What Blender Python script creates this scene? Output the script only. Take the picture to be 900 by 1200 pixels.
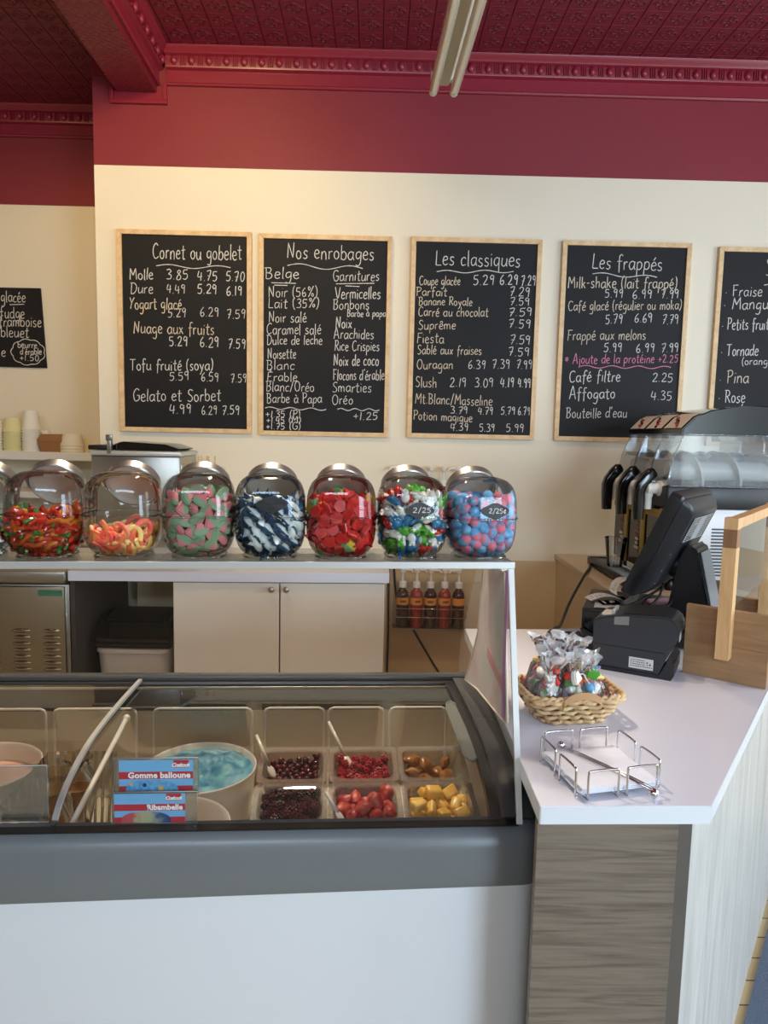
import bpy, bmesh, math, random
import numpy as np
from mathutils import Vector, Matrix, Euler
PI = math.pi
R = math.radians
rnd = random.Random(7)
SC = bpy.context.scene
COL = SC.collection
for _o in list(bpy.data.objects):
    bpy.data.objects.remove(_o)

# ------------------------------------------------------------------ camera
cam_d = bpy.data.cameras.new('camera')
cam_d.sensor_fit = 'VERTICAL'
cam_d.sensor_height = 36.0
cam_d.lens = 832.0 / 1200.0 * 36.0
cam_d.clip_start = 0.02
cam = bpy.data.objects.new('camera', cam_d)
COL.objects.link(cam)
pi_, ro_, ya_ = R(6.279), R(1.2164), R(0.7698)
Rz = Matrix(((math.cos(ya_), -math.sin(ya_), 0), (math.sin(ya_), math.cos(ya_), 0), (0, 0, 1)))
Mx = Matrix(((1, 0, 0), (0, 0, -1), (0, 1, 0)))
Rp = Matrix(((1, 0, 0), (0, math.cos(pi_), -math.sin(pi_)), (0, math.sin(pi_), math.cos(pi_))))
Rr = Matrix(((math.cos(ro_), -math.sin(ro_), 0), (math.sin(ro_), math.cos(ro_), 0), (0, 0, 1)))
W2C = Rr @ Rp @ Mx @ Rz
rot = Matrix((W2C[0], -W2C[1], -W2C[2])).transposed()
cam.matrix_world = Matrix.Translation((0, 0, 1.47)) @ rot.to_4x4()
SC.camera = cam

# ------------------------------------------------------------------ world, daylight, exposure
SC.view_settings.view_transform = 'Standard'
SC.view_settings.look = 'None'
SC.view_settings.gamma = 1.0
SC.view_settings.use_curve_mapping = False
SC.view_settings.exposure = 0.0
W = bpy.data.worlds.new('sky')
SC.world = W
W.use_nodes = True
wn = W.node_tree.nodes
wn['Background'].inputs[0].default_value = (0.80, 0.90, 1.0, 1)
wn['Background'].inputs[1].default_value = 2.2


def area(name, loc, rot, sx, sy, energy, color, portal=False, spread=None):
    d = bpy.data.lights.new(name, 'AREA')
    d.shape = 'RECTANGLE'
    d.size, d.size_y = sx, sy
    d.energy = energy
    d.color = color
    if spread:
        d.spread = spread
    o = bpy.data.objects.new(name, d)
    o.location = loc
    o.rotation_euler = rot
    COL.objects.link(o)
    return o


def spot(name, loc, target, energy, color, angle=80, radius=0.05, blend=0.6):
    d = bpy.data.lights.new(name, 'SPOT')
    d.energy = energy
    d.color = color
    d.spot_size = R(angle)
    d.spot_blend = blend
    d.shadow_soft_size = radius
    o = bpy.data.objects.new(name, d)
    o.location = loc
    o.rotation_euler = (Vector(target) - Vector(loc)).to_track_quat('-Z', 'Y').to_euler()
    COL.objects.link(o)
    return o


# daylight through the street windows (front wall, behind the camera, and right wall), plus an added transom
area('front_window_daylight', (2.5, -2.52, 1.80), (R(90), 0, 0), 1.5, 1.5, 125, (0.60, 0.80, 1.0))
area('added_transom_fill', (-0.45, -2.52, 2.85), (R(72), 0, 0), 1.8, 0.42, 42, (0.60, 0.80, 1.0))  # unseen transom light, added to brighten the freezer front
area('right_window_daylight', (3.30, 1.0, 1.75), (R(90), 0, R(90)), 2.6, 1.9, 68, (0.82, 0.91, 1.0))
# warm ceiling spotlights on wall and alcove, then added fill spots
WARM = (1.0, 0.69, 0.27)
spot('warm_spot_or_fill', (-0.75, 1.9, 3.05), (-0.95, 3.45, 2.1), 70, WARM, 105, 0.06, 0.9)
spot('warm_spot_or_fill', (-2.2, 2.6, 3.0), (-1.9, 4.1, 1.6), 17, (1.0, 0.58, 0.22), 120, 0.06, 0.8)
spot('warm_spot_or_fill', (-0.3, 2.1, 3.05), (-0.30, 1.44, 0.7), 140, (1.0, 0.85, 0.66), 46, 0.06, 0.8)  # added fill: reaches the freezer interior behind the jar shelf
spot('warm_spot_or_fill', (-0.3, 1.75, 3.05), (-0.32, 1.50, 0.7), 105, (1.0, 0.84, 0.64), 72, 0.06, 0.9)  # added fill: brightens the freezer well from above
spot('warm_spot_or_fill', (0.7, 2.2, 3.05), (0.75, 2.6, 0.8), 45, (1.0, 0.74, 0.42), 80, 0.06, 0.9)  # added fill: warms the shaded side counter and receipts

# ------------------------------------------------------------------ materials
MATS = {}


def S2L(c):
    return tuple(((v / 255) / 12.92 if v / 255 <= 0.04045 else ((v / 255 + 0.055) / 1.055) ** 2.4) for v in c)


def mat(name, col, rough=0.5, metal=0.0, spec=0.5, noise=0.0, nscale=20.0, bump=0.0, bscale=60.0, stretch=(1, 1, 1), sss=0.0, emit=0.0, coat=0.0, trans=0.0):
    """principled material with procedural colour variation and bump; col is sRGB 0-255"""
    if name in MATS:
        return MATS[name]
    m = bpy.data.materials.new(name)
    m.use_nodes = True
    nt = m.node_tree
    b = nt.nodes['Principled BSDF']
    c = S2L(col)
    b.inputs['Base Color'].default_value = (*c, 1)
    b.inputs['Roughness'].default_value = rough
    b.inputs['Metallic'].default_value = metal
    b.inputs['Specular IOR Level'].default_value = spec
    if sss:
        b.inputs['Subsurface Weight'].default_value = sss
        b.inputs['Subsurface Radius'].default_value = (0.01, 0.006, 0.004)
        b.inputs['Subsurface Scale'].default_value = 0.5
    if coat:
        b.inputs['Coat Weight'].default_value = coat
    if trans:
        b.inputs['Transmission Weight'].default_value = trans
    tc = nt.nodes.new('ShaderNodeTexCoord')
    mp = nt.nodes.new('ShaderNodeMapping')
    mp.inputs['Scale'].default_value = stretch
    nt.links.new(tc.outputs['Object'], mp.inputs['Vector'])
    if noise:
        n = nt.nodes.new('ShaderNodeTexNoise')
        n.inputs['Scale'].default_value = nscale
        n.inputs['Detail'].default_value = 5
        nt.links.new(mp.outputs[0], n.inputs['Vector'])
        mx = nt.nodes.new('ShaderNodeMix')
        mx.data_type = 'RGBA'
        mx.inputs[6].default_value = (*[v * (1 - noise) for v in c], 1)
        mx.inputs[7].default_value = (*[min(1, v * (1 + noise)) for v in c], 1)
        nt.links.new(n.outputs['Fac'], mx.inputs[0])
        nt.links.new(mx.outputs[2], b.inputs['Base Color'])
    if bump:
        n = nt.nodes.new('ShaderNodeTexNoise')
        n.inputs['Scale'].default_value = bscale
        n.inputs['Detail'].default_value = 4
        nt.links.new(mp.outputs[0], n.inputs['Vector'])
        bp = nt.nodes.new('ShaderNodeBump')
        bp.inputs['Strength'].default_value = bump
        bp.inputs['Distance'].default_value = 0.01
        nt.links.new(n.outputs['Fac'], bp.inputs['Height'])
        nt.links.new(bp.outputs[0], b.inputs['Normal'])
    MATS[name] = m
    return m


def glass(name, tint=(1, 1, 1), refl=1.0, ior=1.5, rough=0.0, haze=0.0, hazecol=(0.8, 0.8, 0.8), edge=0.0, edgecol=(0.5, 0.55, 0.5)):
    """thin clear pane: transparent with Fresnel reflection; haze adds a milky diffuse film; edge darkens grazing walls"""
    if name in MATS:
        return MATS[name]
    m = bpy.data.materials.new(name)
    m.use_nodes = True
    nt = m.node_tree
    nt.nodes.remove(nt.nodes['Principled BSDF'])
    out = nt.nodes['Material Output']
    t = nt.nodes.new('ShaderNodeBsdfTransparent')
    t.inputs[0].default_value = (*tint, 1)
    g = nt.nodes.new('ShaderNodeBsdfGlossy')
    g.inputs['Roughness'].default_value = rough
    fr = nt.nodes.new('ShaderNodeFresnel')
    fr.inputs[0].default_value = ior
    base = t
    if edge:
        lw = nt.nodes.new('ShaderNodeLayerWeight')
        lw.inputs[0].default_value = 0.35
        pw = nt.nodes.new('ShaderNodeMath')
        pw.operation = 'POWER'
        pw.inputs[1].default_value = 2.5
        nt.links.new(lw.outputs['Facing'], pw.inputs[0])
        mu = nt.nodes.new('ShaderNodeMix')
        mu.data_type = 'RGBA'
        mu.inputs[6].default_value = (*tint, 1)
        mu.inputs[7].default_value = (*edgecol, 1)
        nt.links.new(pw.outputs[0], mu.inputs[0])
        nt.links.new(mu.outputs[2], t.inputs[0])
    if haze:
        d = nt.nodes.new('ShaderNodeBsdfDiffuse')
        d.inputs[0].default_value = (*hazecol, 1)
        mh = nt.nodes.new('ShaderNodeMixShader')
        mh.inputs[0].default_value = haze
        nt.links.new(t.outputs[0], mh.inputs[1])
        nt.links.new(d.outputs[0], mh.inputs[2])
        base = mh
    sc = nt.nodes.new('ShaderNodeMath')
    sc.operation = 'MULTIPLY'
    sc.use_clamp = True
    sc.inputs[1].default_value = refl
    nt.links.new(fr.outputs[0], sc.inputs[0])
    ms = nt.nodes.new('ShaderNodeMixShader')
    nt.links.new(sc.outputs[0], ms.inputs[0])
    nt.links.new(base.outputs[0], ms.inputs[1])
    nt.links.new(g.outputs[0], ms.inputs[2])
    nt.links.new(ms.outputs[0], out.inputs[0])
    MATS[name] = m
    return m


def wood(name, c1, c2, rough=0.5, stretch=(2, 30, 30), scale=2.0, knots=True, bump=0.1):
    if name in MATS:
        return MATS[name]
    m = bpy.data.materials.new(name)
    m.use_nodes = True
    nt = m.node_tree
    L = nt.links.new
    b = nt.nodes['Principled BSDF']
    b.inputs['Roughness'].default_value = rough
    tc = nt.nodes.new('ShaderNodeTexCoord')
    mp = nt.nodes.new('ShaderNodeMapping')
    mp.inputs['Scale'].default_value = stretch
    L(tc.outputs['Object'], mp.inputs['Vector'])
    n = nt.nodes.new('ShaderNodeTexNoise')
    n.inputs['Scale'].default_value = scale
    n.inputs['Detail'].default_value = 8
    n.inputs['Roughness'].default_value = 0.65
    n.inputs['Distortion'].default_value = 0.6
    L(mp.outputs[0], n.inputs['Vector'])
    mp2 = nt.nodes.new('ShaderNodeMapping')
    mp2.inputs['Scale'].default_value = tuple(s * 0.25 for s in stretch)
    L(tc.outputs['Object'], mp2.inputs['Vector'])
    n2 = nt.nodes.new('ShaderNodeTexNoise')
    n2.inputs['Scale'].default_value = scale * 1.3
    n2.inputs['Detail'].default_value = 2
    n2.inputs['Distortion'].default_value = 1.5
    L(mp2.outputs[0], n2.inputs['Vector'])
    wv = nt.nodes.new('ShaderNodeMath')
    wv.operation = 'MULTIPLY'
    wv.inputs[1].default_value = 14.0
    L(n2.outputs['Fac'], wv.inputs[0])
    si = nt.nodes.new('ShaderNodeMath')
    si.operation = 'SINE'
    L(wv.outputs[0], si.inputs[0])
    ad = nt.nodes.new('ShaderNodeMath')
    ad.operation = 'MULTIPLY_ADD'
    ad.inputs[1].default_value = 0.14 if knots else 0.05
    L(si.outputs[0], ad.inputs[0])
    L(n.outputs['Fac'], ad.inputs[2])
    cr = nt.nodes.new('ShaderNodeValToRGB')
    cr.color_ramp.elements[0].position = 0.30
    cr.color_ramp.elements[0].color = (*S2L(c1), 1)
    cr.color_ramp.elements[1].position = 0.68
    cr.color_ramp.elements[1].color = (*S2L(c2), 1)
    L(ad.outputs[0], cr.inputs[0])
    L(cr.outputs[0], b.inputs['Base Color'])
    bp = nt.nodes.new('ShaderNodeBump')
    bp.inputs['Strength'].default_value = bump
    bp.inputs['Distance'].default_value = 0.002
    L(ad.outputs[0], bp.inputs['Height'])
    L(bp.outputs[0], b.inputs['Normal'])
    MATS[name] = m
    return m


def two_tone(name, ca, cb, scale=30, rough=0.4, sss=0.15, lo=0.45, hi=0.55, coat=0.0, trans=0.0, axis=None, bump=0.0):
    """candy colour: two colours that meet along a noise edge, or along a local axis"""
    if name in MATS:
        return MATS[name]
    m = bpy.data.materials.new(name)
    m.use_nodes = True
    nt = m.node_tree
    L = nt.links.new
    b = nt.nodes['Principled BSDF']
    b.inputs['Roughness'].default_value = rough
    b.inputs['Coat Weight'].default_value = coat
    if trans:
        b.inputs['Transmission Weight'].default_value = trans
    if sss:
        b.inputs['Subsurface Weight'].default_value = sss
        b.inputs['Subsurface Radius'].default_value = (0.01, 0.008, 0.006)
        b.inputs['Subsurface Scale'].default_value = 0.3
    tc = nt.nodes.new('ShaderNodeTexCoord')
    cr = nt.nodes.new('ShaderNodeValToRGB')
    cr.color_ramp.elements[0].position = lo
    cr.color_ramp.elements[0].color = (*S2L(ca), 1)
    cr.color_ramp.elements[1].position = hi
    cr.color_ramp.elements[1].color = (*S2L(cb), 1)
    if axis is None:
        n = nt.nodes.new('ShaderNodeTexNoise')
        n.inputs['Scale'].default_value = scale
        n.inputs['Detail'].default_value = 2
        L(tc.outputs['Object'], n.inputs['Vector'])
        L(n.outputs['Fac'], cr.inputs[0])
    else:
        sp = nt.nodes.new('ShaderNodeSeparateXYZ')
        L(tc.outputs['Object'], sp.inputs[0])
        ma = nt.nodes.new('ShaderNodeMath')
        ma.operation = 'MULTIPLY_ADD'
        ma.inputs[1].default_value = scale
        ma.inputs[2].default_value = 0.5
        L(sp.outputs[axis], ma.inputs[0])
        L(ma.outputs[0], cr.inputs[0])
    L(cr.outputs[0], b.inputs['Base Color'])
    if bump:
        n = nt.nodes.new('ShaderNodeTexNoise')
        n.inputs['Scale'].default_value = 400
        L(tc.outputs['Object'], n.inputs['Vector'])
        bp = nt.nodes.new('ShaderNodeBump')
        bp.inputs['Strength'].default_value = bump
        bp.inputs['Distance'].default_value = 0.002
        L(n.outputs['Fac'], bp.inputs['Height'])
        L(bp.outputs[0], b.inputs['Normal'])
    MATS[name] = m
    return m


# ------------------------------------------------------------------ mesh helpers
def obj(name, bm, m, parent=None, smooth=False, loc=None, rotz=None, kind=None):
    """link a bmesh as ONE mesh object"""
    me = bpy.data.meshes.new(name)
    bmesh.ops.recalc_face_normals(bm, faces=bm.faces[:])
    bm.to_mesh(me)
    bm.free()
    for mm in (m if isinstance(m, (list, tuple)) else [m]):
        me.materials.append(mm)
    if smooth:
        me.polygons.foreach_set('use_smooth', [True] * len(me.polygons))
        if smooth == 'auto':
            try:
                me.set_sharp_from_angle(angle=R(38))
            except Exception:
                pass
    o = bpy.data.objects.new(name, me)
    COL.objects.link(o)
    if parent:
        o.parent = parent
    if loc is not None:
        o.location = loc
    if rotz is not None:
        o.rotation_euler = (0, 0, rotz)
    if kind:
        o['kind'] = kind
    return o


def struct(name, bm, m, smooth=False, **k):
    return obj(name, bm, m, None, smooth, kind='structure', **k)


def tag(o, label, cat, group=None, kind=None):
    o['label'] = label
    o['category'] = cat
    if group:
        o['group'] = group
    if kind:
        o['kind'] = kind
    return o


def thing(name, label, cat, loc=(0, 0, 0), rotz=0.0, group=None):
    o = bpy.data.objects.new(name, None)
    o.empty_display_size = 0.05
    COL.objects.link(o)
    o.location = loc
    o.rotation_euler = (0, 0, rotz)
    return tag(o, label, cat, group)


def dup(root, loc=None, rote=None, label=None, group=None):
    r = root.copy()
    COL.objects.link(r)
    if loc is not None:
        r.location = loc
    if rote is not None:
        r.rotation_euler = rote
    if label:
        r['label'] = label
    if group:
        r['group'] = group
    for ch in list(root.children):
        c = ch.copy()
        COL.objects.link(c)
        c.parent = r
        for g in list(ch.children):
            d = g.copy()
            COL.objects.link(d)
            d.parent = c
    return r


def NB():
    return bmesh.new()


def box(bm, lo, hi, bev=0.0, mi=0, seg=2, mtx=None):
    v = bmesh.ops.create_cube(bm, size=1.0)['verts']
    c = [(a + b) / 2 for a, b in zip(lo, hi)]
    s = [abs(b - a) for a, b in zip(lo, hi)]
    bmesh.ops.scale(bm, vec=s, verts=v)
    bmesh.ops.translate(bm, vec=c, verts=v)
    fs = list({f for x in v for f in x.link_faces})
    for f in fs:
        f.material_index = mi
    if bev:
        es = list({e for x in v for e in x.link_edges})
        r = bmesh.ops.bevel(bm, geom=es, offset=min(bev, min(s) * 0.49), segments=seg, affect='EDGES', profile=0.5)
        for f in r['faces']:
            f.material_index = mi
        v = list({x for f in r['faces'] for x in f.verts} | {x for x in v if x.is_valid})
    if mtx is not None:
        bmesh.ops.transform(bm, matrix=mtx, verts=[x for x in v if x.is_valid])
    return v


def tube(bm, pts, r, seg=8, closed=False, mi=0, caps=True):
    """sweep a circle along a polyline; r is a number or one radius per point"""
    P = [Vector(p) for p in pts]
    n = len(P)
    rr = r if isinstance(r, (list, tuple)) else [r] * n
    T = []
    for i in range(n):
        if closed:
            t = P[(i + 1) % n] - P[(i - 1) % n]
        else:
            t = P[min(i + 1, n - 1)] - P[max(i - 1, 0)]
        T.append(t.normalized() if t.length > 1e-9 else Vector((0, 0, 1)))
    ref = Vector((0, 0, 1)) if abs(T[0].z) < 0.9 else Vector((1, 0, 0))
    N = (ref - T[0] * ref.dot(T[0])).normalized()
    rings = []
    for i in range(n):
        N = N - T[i] * N.dot(T[i])
        N = N.normalized() if N.length > 1e-6 else T[i].orthogonal().normalized()
        B = T[i].cross(N)
        rings.append([bm.verts.new(P[i] + (N * math.cos(2 * PI * k / seg) + B * math.sin(2 * PI * k / seg)) * rr[i]) for k in range(seg)])
    for i in range(n if closed else n - 1):
        a, b = rings[i], rings[(i + 1) % n]
        for k in range(seg):
            f = bm.faces.new((a[k], a[(k + 1) % seg], b[(k + 1) % seg], b[k]))
            f.material_index = mi
            f.smooth = True
    if caps and not closed:
        for rg in (rings[0], rings[-1]):
            try:
                bm.faces.new(rg).material_index = mi
            except ValueError:
                pass


def lathe(bm, prof, seg=32, mi=0, mtx=None, caps=(True, True)):
    """revolve (radius, z) points about Z"""
    rings = []
    for (r, z) in prof:
        rings.append([bm.verts.new((r * math.cos(2 * PI * k / seg), r * math.sin(2 * PI * k / seg), z)) for k in range(seg)])
    for a, b in zip(rings, rings[1:]):
        for k in range(seg):
            f = bm.faces.new((a[k], a[(k + 1) % seg], b[(k + 1) % seg], b[k]))
            f.material_index = mi
            f.smooth = True
    for c, rg in zip(caps, (rings[0], rings[-1])):
        if c:
            bm.faces.new(rg).material_index = mi
    if mtx is not None:
        bmesh.ops.transform(bm, matrix=mtx, verts=[v for rg in rings for v in rg])


def prism(bm, poly, a, b, axis=2, mi=0):
    """extrude a 2D polygon between a and b along axis (0: poly is (y,z), 1: (x,z), 2: (x,y))"""
    def put(p, h):
        return {0: (h, p[0], p[1]), 1: (p[0], h, p[1]), 2: (p[0], p[1], h)}[axis]
    va = [bm.verts.new(put(p, a)) for p in poly]
    vb = [bm.verts.new(put(p, b)) for p in poly]
    n = len(poly)
    fs = [bm.faces.new(va), bm.faces.new(vb)]
    for i in range(n):
        fs.append(bm.faces.new((va[i], va[(i + 1) % n], vb[(i + 1) % n], vb[i])))
    for f in fs:
        f.material_index = mi
    return va + vb


def rrect(w, h, r, seg=5):
    pts = []
    for cx, cy, a0 in ((w / 2 - r, h / 2 - r, 0), (-w / 2 + r, h / 2 - r, 90), (-w / 2 + r, -h / 2 + r, 180), (w / 2 - r, -h / 2 + r, 270)):
        for i in range(seg + 1):
            a = R(a0 + 90 * i / seg)
            pts.append((cx + r * math.cos(a), cy + r * math.sin(a)))
    return pts


def loft(bm, rings, close=True, mi=0, cap0=False, cap1=False):
    """skin closed loops of 3D points that have equal counts"""
    V = [[bm.verts.new(p) for p in rg] for rg in rings]
    n = len(V[0])
    for a, b in zip(V, V[1:]):
        for k in range(n if close else n - 1):
            f = bm.faces.new((a[k], a[(k + 1) % n], b[(k + 1) % n], b[k]))
            f.material_index = mi
            f.smooth = True
    if cap0:
        bm.faces.new(V[0]).material_index = mi
    if cap1:
        bm.faces.new(V[-1]).material_index = mi
    return V


def catmull(pts, sub=4):
    if len(pts) < 3:
        return list(pts)
    P = [pts[0]] + list(pts) + [pts[-1]]
    out = []
    for i in range(1, len(P) - 2):
        p0, p1, p2, p3 = P[i - 1], P[i], P[i + 1], P[i + 2]
        for s in range(sub):
            t = s / sub
            out.append(tuple(0.5 * (2 * p1[k] + (p2[k] - p0[k]) * t + (2 * p0[k] - 5 * p1[k] + 4 * p2[k] - p3[k]) * t * t + (3 * p1[k] - p0[k] - 3 * p2[k] + p3[k]) * t ** 3) for k in range(len(p1))))
    out.append(tuple(pts[-1]))
    return out


def ball(bm, c, r, sc=(1, 1, 1), sub=2, mi=0, rot=None):
    v = bmesh.ops.create_icosphere(bm, subdivisions=sub, radius=r)['verts']
    m = Matrix.Translation(c) @ (rot.to_4x4() if rot is not None else Matrix()) @ Matrix.Diagonal((*sc, 1))
    bmesh.ops.transform(bm, matrix=m, verts=v)
    for f in {f for x in v for f in x.link_faces}:
        f.material_index = mi
        f.smooth = True
    return v


def rough_up(bm, amp, freq=60, seed=0, verts=None):
    from mathutils import noise as NZ
    off = Vector((seed * 13.1, seed * 7.7, seed * 3.3))
    for v in (verts or bm.verts):
        d = NZ.noise_vector(v.co * freq + off)
        v.co += d * amp


# ------------------------------------------------------------------ common materials
CREAM = mat('cream_paint', (232, 222, 198), 0.55, noise=0.02, nscale=3, bump=0.05, bscale=40)
MAROON = mat('maroon_paint', (130, 33, 45), 0.6, noise=0.05, nscale=4, bump=0.04, bscale=50)
PINE = wood('pale_pine', (205, 165, 115), (232, 200, 152), 0.5, (12, 12, 12), 2.0, False, 0.05)
BOARD = mat('slate_black', (24, 23, 24), 0.62, noise=0.25, nscale=6, spec=0.3)
CHALK = mat('white_chalk', (216, 212, 204), 0.9, noise=0.15, nscale=200)
CHALKT = mat('tan_chalk', (218, 202, 178), 0.9, noise=0.15, nscale=200)
CHALKP = mat('pink_chalk', (220, 130, 160), 0.9, noise=0.15, nscale=200)
WHITE_LAM = mat('white_laminate', (222, 224, 234), 0.22, noise=0.01, nscale=5)
WHITE_PL = mat('white_plastic', (228, 226, 220), 0.35, noise=0.02, nscale=12)
BLACK_PL = mat('black_plastic', (22, 23, 26), 0.38, noise=0.15, nscale=30, bump=0.03, bscale=300)
BLACK_GL = mat('glossy_black_plastic', (14, 14, 15), 0.12, noise=0.1, nscale=10)
STEEL = mat('brushed_steel', (176, 172, 162), 0.3, 1.0, noise=0.08, nscale=8, bump=0.04, bscale=60, stretch=(1, 1, 25))
CHROME = mat('chrome_wire', (215, 215, 218), 0.12, 1.0, noise=0.03, nscale=20)
ALU = mat('satin_aluminium', (205, 206, 202), 0.38, 0.55, noise=0.03, nscale=15)
PAPER = mat('white_paper', (230, 232, 238), 0.85, noise=0.03, nscale=50, bump=0.06, bscale=120)
GLASS = glass('clear_glass')
ACRYL = glass('clear_acrylic', (0.97, 0.98, 0.98), 1.1, 1.49, haze=0.03)

# ================================================================== STRUCTURE
WY = 3.45      # main back wall
AY = 4.08      # back wall of the alcove on the left
CZ = 3.18      # ceiling
XR, XL, YF = 3.35, -4.2, -2.6
BAND = 2.677


def ceiling_mat(name, pitch, col):
    """stamped tin: raised grid lines with a four-petal flower in every cell (bump only)"""
    m = bpy.data.materials.new(name)
    m.use_nodes = True
    nt = m.node_tree
    L = nt.links.new
    b = nt.nodes['Principled BSDF']
    b.inputs['Base Color'].default_value = (*S2L(col), 1)
    b.inputs['Roughness'].default_value = 0.52
    tc = nt.nodes.new('ShaderNodeTexCoord')
    sp = nt.nodes.new('ShaderNodeSeparateXYZ')
    L(tc.outputs['Object'], sp.inputs[0])

    def math_(op, a, bb=None, c=None, clamp=False):
        n = nt.nodes.new('ShaderNodeMath')
        n.operation = op
        n.use_clamp = clamp
        for i, v in enumerate((a, bb, c)):
            if v is None:
                continue
            if isinstance(v, (int, float)):
                n.inputs[i].default_value = v
            else:
                L(v, n.inputs[i])
        return n.outputs[0]
    u = math_('SUBTRACT', math_('FRACT', math_('DIVIDE', sp.outputs[0], pitch)), 0.5)
    v = math_('SUBTRACT', math_('FRACT', math_('DIVIDE', sp.outputs[1], pitch)), 0.5)
    au, av = math_('ABSOLUTE', u), math_('ABSOLUTE', v)
    line = math_('MAXIMUM', math_('SUBTRACT', 1.0, math_('MULTIPLY', math_('SUBTRACT', 0.5, au), 22.0), None, True),
                 math_('MULTIPLY', math_('SUBTRACT', 1.0, math_('MULTIPLY', math_('SUBTRACT', 0.5, av), 26.0), None, True), 0.45))
    r = math_('SQRT', math_('ADD', math_('MULTIPLY', u, u), math_('MULTIPLY', v, v)))
    th = math_('ARCTAN2', v, u)
    pet = math_('ABSOLUTE', math_('COSINE', math_('MULTIPLY', th, 2.0)))
    rad = math_('MULTIPLY_ADD', pet, 0.20, 0.10)
    d = math_('ABSOLUTE', math_('SUBTRACT', r, rad))
    fl = math_('MULTIPLY', math_('SUBTRACT', 1.0, math_('MULTIPLY', d, 18.0), None, True), 0.8)
    dot = math_('SUBTRACT', 1.0, math_('MULTIPLY', r, 14.0), None, True)
    r2 = math_('ABSOLUTE', math_('SUBTRACT', math_('ADD', au, av), 0.42))
    dia = math_('MULTIPLY', math_('SUBTRACT', 1.0, math_('MULTIPLY', r2, 30.0), None, True), 0.35)
    h = math_('MAXIMUM', math_('MAXIMUM', line, fl), math_('MAXIMUM', dot, dia))
    bp = nt.nodes.new('ShaderNodeBump')
    bp.inputs['Strength'].default_value = 1.0
    bp.inputs['Distance'].default_value = 0.009
    L(h, bp.inputs['Height'])
    L(bp.outputs[0], b.inputs['Normal'])
    return m


def diamond_mat(name, col, pitch):
    m = bpy.data.materials.new(name)
    m.use_nodes = True
    nt = m.node_tree
    L = nt.links.new
    b = nt.nodes['Principled BSDF']
    b.inputs['Base Color'].default_value = (*S2L(col), 1)
    b.inputs['Roughness'].default_value = 0.4
    tc = nt.nodes.new('ShaderNodeTexCoord')
    mp = nt.nodes.new('ShaderNodeMapping')
    mp.inputs['Rotation'].default_value = (0, 0, R(45))
    mp.inputs['Scale'].default_value = (1 / pitch,) * 3
    L(tc.outputs['Object'], mp.inputs[0])
    ch = nt.nodes.new('ShaderNodeTexVoronoi')
    ch.distance = 'CHEBYCHEV'
    ch.inputs['Randomness'].default_value = 0.0
    ch.inputs['Scale'].default_value = 1.0
    L(mp.outputs[0], ch.inputs['Vector'])
    bp = nt.nodes.new('ShaderNodeBump')
    bp.invert = True
    bp.inputs['Strength'].default_value = 1.0
    bp.inputs['Distance'].default_value = 0.006
    L(ch.outputs['Distance'], bp.inputs['Height'])
    L(bp.outputs[0], b.inputs['Normal'])
    return m


TIN = ceiling_mat('stamped_tin_ceiling', 0.105, (124, 30, 48))
DIAM = diamond_mat('stamped_tin_diamonds', (124, 32, 44), 0.026)

# floor: pale boards
fm = bpy.data.materials.new('pale_floorboards')
fm.use_nodes = True
nt = fm.node_tree
tc = nt.nodes.new('ShaderNodeTexCoord')
bk = nt.nodes.new('ShaderNodeTexBrick')
bk.inputs['Color1'].default_value = (*S2L((206, 184, 140)), 1)
bk.inputs['Color2'].default_value = (*S2L((190, 166, 122)), 1)
bk.inputs['Mortar'].default_value = (*S2L((60, 46, 34)), 1)
bk.inputs['Scale'].default_value = 1.0
bk.inputs['Mortar Size'].default_value = 0.0022
bk.inputs['Brick Width'].default_value = 0.9
bk.inputs['Row Height'].default_value = 0.085
nt.links.new(tc.outputs['Object'], bk.inputs['Vector'])
nt.links.new(bk.outputs['Color'], nt.nodes['Principled BSDF'].inputs['Base Color'])
nt.nodes['Principled BSDF'].inputs['Roughness'].default_value = 0.4
bm = NB()
box(bm, (XL, YF, -0.1), (XR, AY + 0.1, 0))
struct('floor', bm, fm)

bm = NB()
box(bm, (XL, YF, CZ), (XR, AY + 0.1, CZ + 0.1))
struct('ceiling', bm, TIN)


def wall(name, lo, hi, axis):
    """one wall: cream below, maroon band above"""
    bm = NB()
    box(bm, lo, (hi[0], hi[1], BAND), mi=0)
    box(bm, (lo[0], lo[1], BAND), hi, mi=1)
    return struct(name, bm, [CREAM, MAROON])


wall('wall_back', (-1.327, WY, 0), (XR, WY + 0.12, CZ), 0)
wall('wall_inner', (-1.327, WY + 0.12, 0), (-1.207, AY, CZ), 0)
wall('wall_rear', (XL, AY, 0), (-1.207, AY + 0.1, CZ), 0)
wall('wall_left', (XL - 0.1, YF, 0), (XL, AY + 0.1, CZ), 0)


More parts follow.
